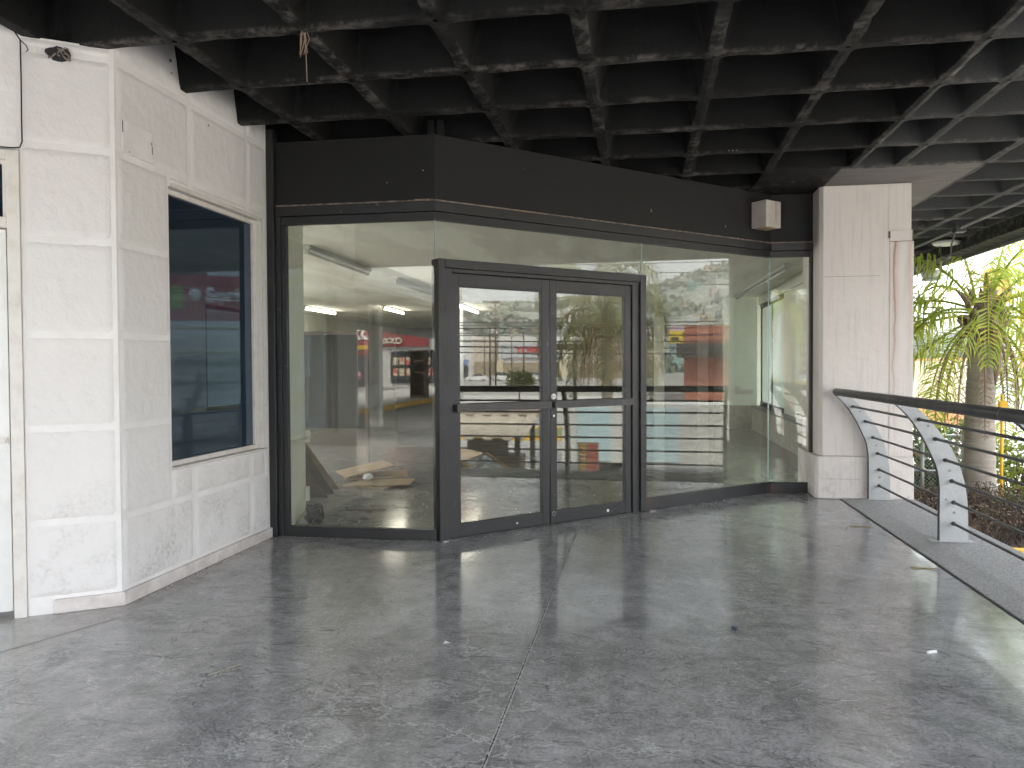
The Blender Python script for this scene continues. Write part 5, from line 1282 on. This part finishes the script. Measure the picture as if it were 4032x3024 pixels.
# ------------------------------------------------------------------ behind the photographer: arcade, kerb, corner shop
b = MB(); b.box(-14, -46, .0, -8.62, -8.0, .15); struct('arcade_pavement', b, m_conc)
b = MB(); b.box(-8.62, -46, .0, -8.5, -8.0, .155); tag(b.build('yellow_kerb', m_yellow), kind='structure')
for lab, (x0, x1, y0, y1) in (('white arcade column with grey pipe behind the photographer', (-7.54, -6.95, -5.95, -5.6)), ('slimmer white arcade column behind the photographer', (-6.50, -6.24, -5.75, -5.45))):
    o = thing('arcade_column', lab, 'column', ((x0 + x1) / 2, y1, 0), 'white columns of the arcade')
    b = MB(); b.box(x0, y0, 0, x1, y1, 2.99); b.build('shaft', m_whitew, o, bevel=.01)
    b = MB(); b.tube([(x0 + .13, y1 + .03, .9), (x0 + .13, y1 + .03, 2.9)], .03, 8); b.build('pipe', m_galv, o, True)
    b = MB(); b.box(x1 - .32, y1 + .001, .55, x1 - .02, y1 + .06, 1.02); b.build('meter_box', m_galv, o)
b = MB(); b.box(-5.3, -6.2, 2.995, -4.98, -.96, 3.42); tag(b.build('arcade_beam', m_whitew), 'white beam along the arcade edge behind the photographer', 'beam')
b = MB(); b.box(-11.5, -30, 2.995, -5.31, -.96, 3.2); tag(b.build('arcade_roof', mat('arcade_soffit', (.20, .20, .19), .8)), 'flat grey arcade roof behind the photographer', 'roof')
ar = thing('arcade_lamp', 'tube light under the arcade roof', 'tube light', (-6.6, -3.5, 2.9))
b = MB(); b.box(-6.68, -4.6, 2.93, -6.55, -2.4, 2.99); b.build('batten', m_fixture, ar)
ox = thing('corner_shop', 'white corner shop building with red and yellow sign behind the photographer', 'shop', (-17, -42, 0))
b = MB(); b.box(-40, -52, 0, -9, -42, 9.6); b.build('wall', m_whitew, ox)
b = MB(); b.box(-22.4, -41.97, 3.0, -19.15, -41.75, 4.6); b.box(-19.1, -41.97, 2.9, -15.0, -41.8, 4.9); b.build('sign_board', bpy.data.materials['sign_red'], ox)
b = MB(); b.box(-22.42, -41.97, 4.605, -19.13, -41.74, 4.9); b.box(-22.42, -41.97, 2.72, -19.13, -41.74, 2.995); b.build('sign_stripe', m_yellow, ox)
text_part('lettering', 'OXXO', 1.15, m_white, (-20.75, -41.7, 3.8), (-1, 0, 0), (0, 0, 1), ox, bold=.05)
text_part('lettering', 'OXXO', .6, m_plastic, (-17.8, -41.7, 3.3), (-1, 0, 0), (0, 0, 1), ox, bold=.03)
b = MB(); b.box(-20.9, -41.96, .0, -19.0, -41.8, 2.6); b.build('door_surround', bpy.data.materials['sign_red'], ox)
b = MB(); b.box(-20.6, -41.79, .1, -19.3, -41.76, 2.3); b.box(-17.8, -41.96, .3, -14.2, -41.9, 2.55); b.build('shop_window', m_carglass, ox)
b = MB()
for i in range(14):
    x = -17.6 + (i % 7) * .48; z = .8 + (i // 7) * .8; b.box(x, -41.89, z, x + .34, -41.87, z + .55)
b.build('poster', mat('poster_paper', (.65, .55, .40), .7, (.60, .15, .12), 1.5, .48, .52), ox)
b = MB()
for i in range(8): b.tube([(-24 + i * 2, -41.9, 6.6), (-24 + i * 2, -39.2, 5.6)], .06, 6); b.box(-24.6 + i * 2, -39.3, 5.5, -23.4 + i * 2, -39.1, 5.62)
b.build('bracket', m_galv, ox)
b = MB(); b.box(-40, -41.98, 5.2, -9, -41.6, 5.5); b.build('canopy_edge', m_galv, ox)
bc = thing('shelf_unit', 'tall worn wooden shelf unit standing on the arcade kerb', 'shelf', (-9.3, -19.5, .15))
b = MB(); b.box(-9.62, -19.9, .15, -9.56, -19.3, 2.15); b.box(-9.04, -19.9, .15, -8.98, -19.3, 2.15); b.box(-9.62, -19.95, .15, -8.98, -19.91, 2.15); b.build('side', m_boardedge, bc)
for z in (.2, .7, 1.2, 1.7, 2.1): b = MB(); b.box(-9.555, -19.9, z, -9.045, -19.3, z + .04); b.build('shelf', m_board, bc)
b = MB(); b.extr([(-8.75, -20.3, .15), (-8.6, -20.3, .15), (-8.9, -20.5, 2.2), (-9.05, -20.5, 2.2)], (0, .04, 0)); tag(b.build('plank', m_boardedge), 'dark plank leaning beside the shelf unit', 'plank')
bo = thing('bollard', 'white bollard with rounded top on the arcade kerb', 'bollard', (-8.85, -21.0, .15))
b = MB(); b.tube([(-8.85, -21, .15), (-8.85, -21, 1.0)], .06, 12); b.build('post', m_white, bo, True); b = MB(); b.ball((-8.85, -21, 1.0), .065, 12); b.build('cap', m_white, bo, True)

def person(lab, loc, rz, shirt, trousers, hair, bag=None):
    o = thing('person', lab, 'person', (0, 0, 0), 'people in front of the corner shop')
    def skin(name, pts, edges, rad, m, par):
        me = bpy.data.meshes.new(name); me.from_pydata(pts, edges, []); me.materials.append(m)
        ob = bpy.data.objects.new(name, me); C.objects.link(ob); ob.parent = par
        md = ob.modifiers.new('skin', 'SKIN'); md.use_smooth_shade = True
        for v, r_ in zip(me.skin_vertices[0].data, rad): v.radius = (r_, r_ * .85)
        me.skin_vertices[0].data[0].use_root = True
        s2 = ob.modifiers.new('sub', 'SUBSURF'); s2.levels = 1; s2.render_levels = 1; return ob
    ms = bpy.data.materials.get('skin_tone') or mat('skin_tone', (.36, .22, .15), .6)
    pts = [(0, 0, .95), (0, 0, 1.15), (0, 0, 1.38), (0, .02, 1.50), (0, .03, 1.60), (0, .04, 1.68), (-.20, 0, 1.40), (-.26, .02, 1.13), (-.24, .10, .92), (-.24, .13, .84), (.20, 0, 1.40), (.26, .02, 1.13), (.24, .12, .93), (.24, .16, .85), (-.10, 0, .88), (-.12, .05, .50), (-.12, .0, .08), (-.12, .16, .04), (.10, 0, .88), (.12, -.05, .50), (.12, -.14, .08), (.12, .02, .04)]
    ed = [(0, 1), (1, 2), (2, 3), (3, 4), (4, 5), (2, 6), (6, 7), (7, 8), (8, 9), (2, 10), (10, 11), (11, 12), (12, 13), (0, 14), (14, 15), (15, 16), (16, 17), (0, 18), (18, 19), (19, 20), (20, 21)]
    rad = [.15, .14, .16, .055, .09, .085, .07, .045, .035, .04, .07, .045, .035, .04, .10, .065, .045, .04, .10, .065, .045, .04]
    skin('body', pts, ed, rad, ms, o)
    skin('shirt', [(0, 0, 1.0), (0, 0, 1.2), (0, 0, 1.40), (-.20, 0, 1.41), (-.25, .01, 1.20), (.20, 0, 1.41), (.25, .01, 1.20)], [(0, 1), (1, 2), (2, 3), (3, 4), (2, 5), (5, 6)], [.165, .155, .175, .08, .062, .08, .062], shirt, o)
    skin('trousers', [(0, 0, .97), (-.10, 0, .86), (-.12, .05, .50), (-.12, .0, .12), (.10, 0, .86), (.12, -.05, .50), (.12, -.14, .12)], [(0, 1), (1, 2), (2, 3), (0, 4), (4, 5), (5, 6)], [.16, .115, .082, .065, .115, .082, .065], trousers, o)
    b = MB(); b.ball((0, .01, 1.70), .105, 12, .95); b.build('hair', hair, o, True)
    b = MB(); b.ball((0, .135, 1.63), .018, 6); b.build('nose', ms, o, True)
    o.location = loc; o.rotation_euler = (0, 0, rz); return o
m_dk = mat('dark_cloth', (.03, .03, .035), .9); m_gy = mat('grey_cloth', (.22, .21, .20), .9); m_hair = mat('dark_hair', (.02, .015, .012), .6); m_pink = mat('pink_plastic', (.6, .25, .32), .5)
person('person in dark clothes standing by the corner shop door', (-19.1, -38.5, 0), R(20), m_dk, m_dk, m_hair)
person('person in grey clothes standing with a hand at the hip', (-17.6, -37.8, 0), R(-60), m_gy, m_gy, m_hair)
b = MB(); b.ball((-18.8, -38.25, .85), .2, 8, 1.3); tag(b.build('pink_bag', m_pink, None, True), 'pink bag held by the person in dark clothes', 'bag')

# supermarket billboard, mirrored twice into the tinted window
bb = thing('store_billboard', 'dark red supermarket billboard on a yellow truss behind the photographer', 'billboard', (19.9, -32.2, -1.5))
bo_ = Vector((19.9, -32.2, 0)); bd = (Vector((-2.7, 6.4, 0)) - bo_).normalized(); br = Vector((-bd.y, bd.x, 0))
def bp(a, z, d=0.0): return bo_ + br * a + bd * d + Vector((0, 0, z))
if (Vector((17, -33, 0)) - bo_).dot(br) < 0: br = -br
b = MB(); b.obox(bp(-2.35, 4.35), br * 6.6, bd * -.2, (0, 0, 2.75)); b.build('panel', mat('billboard_red', (.36, .025, .05), .5), bb)
b = MB(); b.obox(bp(-2.3, 7.15, -.4), br * 2.4, bd * -.2, (0, 0, .95)); b.build('roof_panel', m_rail, bb)
text_part('lettering', 'TOKS', .75, m_white, bp(-1.0, 7.5, -.36), br, (0, 0, 1), bb)
text_part('lettering', 'Soriana', 1.2, m_white, bp(1.75, 5.9, .03), br, (0, 0, 1), bb, bold=.05)
text_part('lettering', 'todos por MÉXICO', .42, m_white, bp(1.55, 4.95, .03), br, (0, 0, 1), bb)
b = MB(); ring = [bp(-1.55 + .42 * math.cos(t) * (1 if math.cos(t) > 0 else 1.2) - .1, 5.75 + .75 * math.sin(t), .02) for t in [i * math.pi / 10 for i in range(20)]]; b.extr(ring, bd * .03); b.build('logo', mat('leaf_green', (.25, .40, .05), .5), bb)
b = MB(); ring = [bp(-.62 + .36 * math.cos(t), 5.95 + .42 * math.sin(t), .02) for t in [i * math.pi / 10 for i in range(20)]]; b.extr(ring, bd * .03); b.build('logo', m_white, bb)
b = MB(); b.tube([bp(-3.2, 3.9), bp(4.2, 3.9)], .10, 8); b.tube([bp(-3.2, 2.4), bp(4.2, 2.4)], .10, 8)
for i in range(5): b.tube([bp(-3 + i * 1.5, 2.4), bp(-2.25 + i * 1.5, 3.9), bp(-1.5 + i * 1.5, 2.4)], .06, 6)
b.tube([bp(-3, -1.5), bp(-3, 4)], .12, 8); b.tube([bp(4, -1.5), bp(4, 4)], .12, 8); b.build('truss', mat('truss_yellow', (.50, .42, .22), .6), bb)
b = MB(); b.obox(bp(-2.6, -1.0, -.6), br * 6.4, bd * -.1, (0, 0, 3.2)); b.build('banner', mat('grey_banner', (.40, .41, .42), .7), bb)
for tx, z, s in (('2,100 m2 (Dos niveles)', 1.7, .62), ('EN PARTES', .95, .5), ('LOCALES', .2, .38)): text_part('lettering', tx, s, m_dk, bp(.6, z, -.58), br, (0, 0, 1), bb, bold=.01)

# ------------------------------------------------------------------ hazy air
hzm = bpy.data.materials.new('thin_haze'); hzm.use_nodes = True; hn = hzm.node_tree; hn.nodes.clear()
ho = hn.nodes.new('ShaderNodeOutputMaterial'); hv = hn.nodes.new('ShaderNodeVolumePrincipled')
hv.inputs['Color'].default_value = (.90, .92, .95, 1); hv.inputs['Density'].default_value = .00055; hv.inputs['Anisotropy'].default_value = .2
hn.links.new(hv.outputs[0], ho.inputs['Volume'])
b = MB(); b.box(-260, -640, -2.6, 960, 460, 125); tag(b.build('haze', hzm), kind='stuff')
# ------------------------------------------------------------------ light, sky, camera
w = bpy.data.worlds.new('World'); sc.world = w; w.use_nodes = True; nt = w.node_tree; nt.nodes.clear()
def WN(t): return nt.nodes.new('ShaderNode' + t)
out = WN('OutputWorld'); bg = WN('Background'); sky = WN('TexSky'); sky.sky_type = 'NISHITA'; sky.sun_disc = False
SUN_EL, SUN_AZ = R(52), R(312)      # azimuth clockwise from +Y
sky.sun_elevation = SUN_EL; sky.sun_rotation = SUN_AZ; sky.dust_density = 2.5; sky.air_density = 1.2
tc = WN('TexCoord'); mp = WN('Mapping'); mp.inputs['Scale'].default_value = (1, 1, 2.6); nt.links.new(tc.outputs['Generated'], mp.inputs[0])
ns = WN('TexNoise'); ns.inputs['Scale'].default_value = 2.1; ns.inputs['Detail'].default_value = 8; ns.inputs['Roughness'].default_value = .55; nt.links.new(mp.outputs[0], ns.inputs['Vector'])
rp = WN('ValToRGB'); e = rp.color_ramp.elements; e[0].position = .32; e[0].color = (4.6, 5.1, 5.9, 1); e[1].position = .68; e[1].color = (8.6, 8.7, 8.7, 1); nt.links.new(ns.outputs['Fac'], rp.inputs[0])
mx = WN('MixRGB'); mx.inputs[0].default_value = .86; nt.links.new(sky.outputs[0], mx.inputs[1]); nt.links.new(rp.outputs[0], mx.inputs[2])
nt.links.new(mx.outputs[0], bg.inputs[0]); bg.inputs[1].default_value = .10; nt.links.new(bg.outputs[0], out.inputs[0])
sl = bpy.data.lights.new('sun', 'SUN'); sl.energy = 3.0; sl.angle = R(25); sl.color = (1, .95, .88)
so = bpy.data.objects.new('sun', sl); C.objects.link(so)
dv = Vector((math.sin(SUN_AZ) * math.cos(SUN_EL), math.cos(SUN_AZ) * math.cos(SUN_EL), math.sin(SUN_EL)))
so.rotation_euler = dv.to_track_quat('Z', 'Y').to_euler(); so.location = dv * 50

cam = bpy.data.cameras.new('camera'); co = bpy.data.objects.new('camera', cam); C.objects.link(co); sc.camera = co
cam.sensor_fit = 'HORIZONTAL'; cam.sensor_width = 36.0; cam.lens = 36.0 * 3127 / 4032; cam.clip_start = .05; cam.clip_end = 4000
co.matrix_world = Matrix.Translation((0, 0, 1.45)) @ Matrix.Rotation(R(9.33), 4, 'Z') @ Matrix.Rotation(math.pi / 2 - .02231, 4, 'X') @ Matrix.Rotation(-.0055, 4, 'Z')
vs_ = sc.view_settings; sc.display_settings.display_device = 'sRGB'; vs_.view_transform = 'Standard'; vs_.look = 'None'; vs_.gamma = 1.0; vs_.use_curve_mapping = False; vs_.exposure = 3.05
sc.render.engine = 'CYCLES'
cy = sc.cycles; cy.max_bounces = 10; cy.diffuse_bounces = 5; cy.glossy_bounces = 6; cy.transparent_max_bounces = 24; cy.transmission_bounces = 6
cy.sample_clamp_indirect = 8.0; cy.use_denoising = True; cy.caustics_reflective = False; cy.caustics_refractive = False
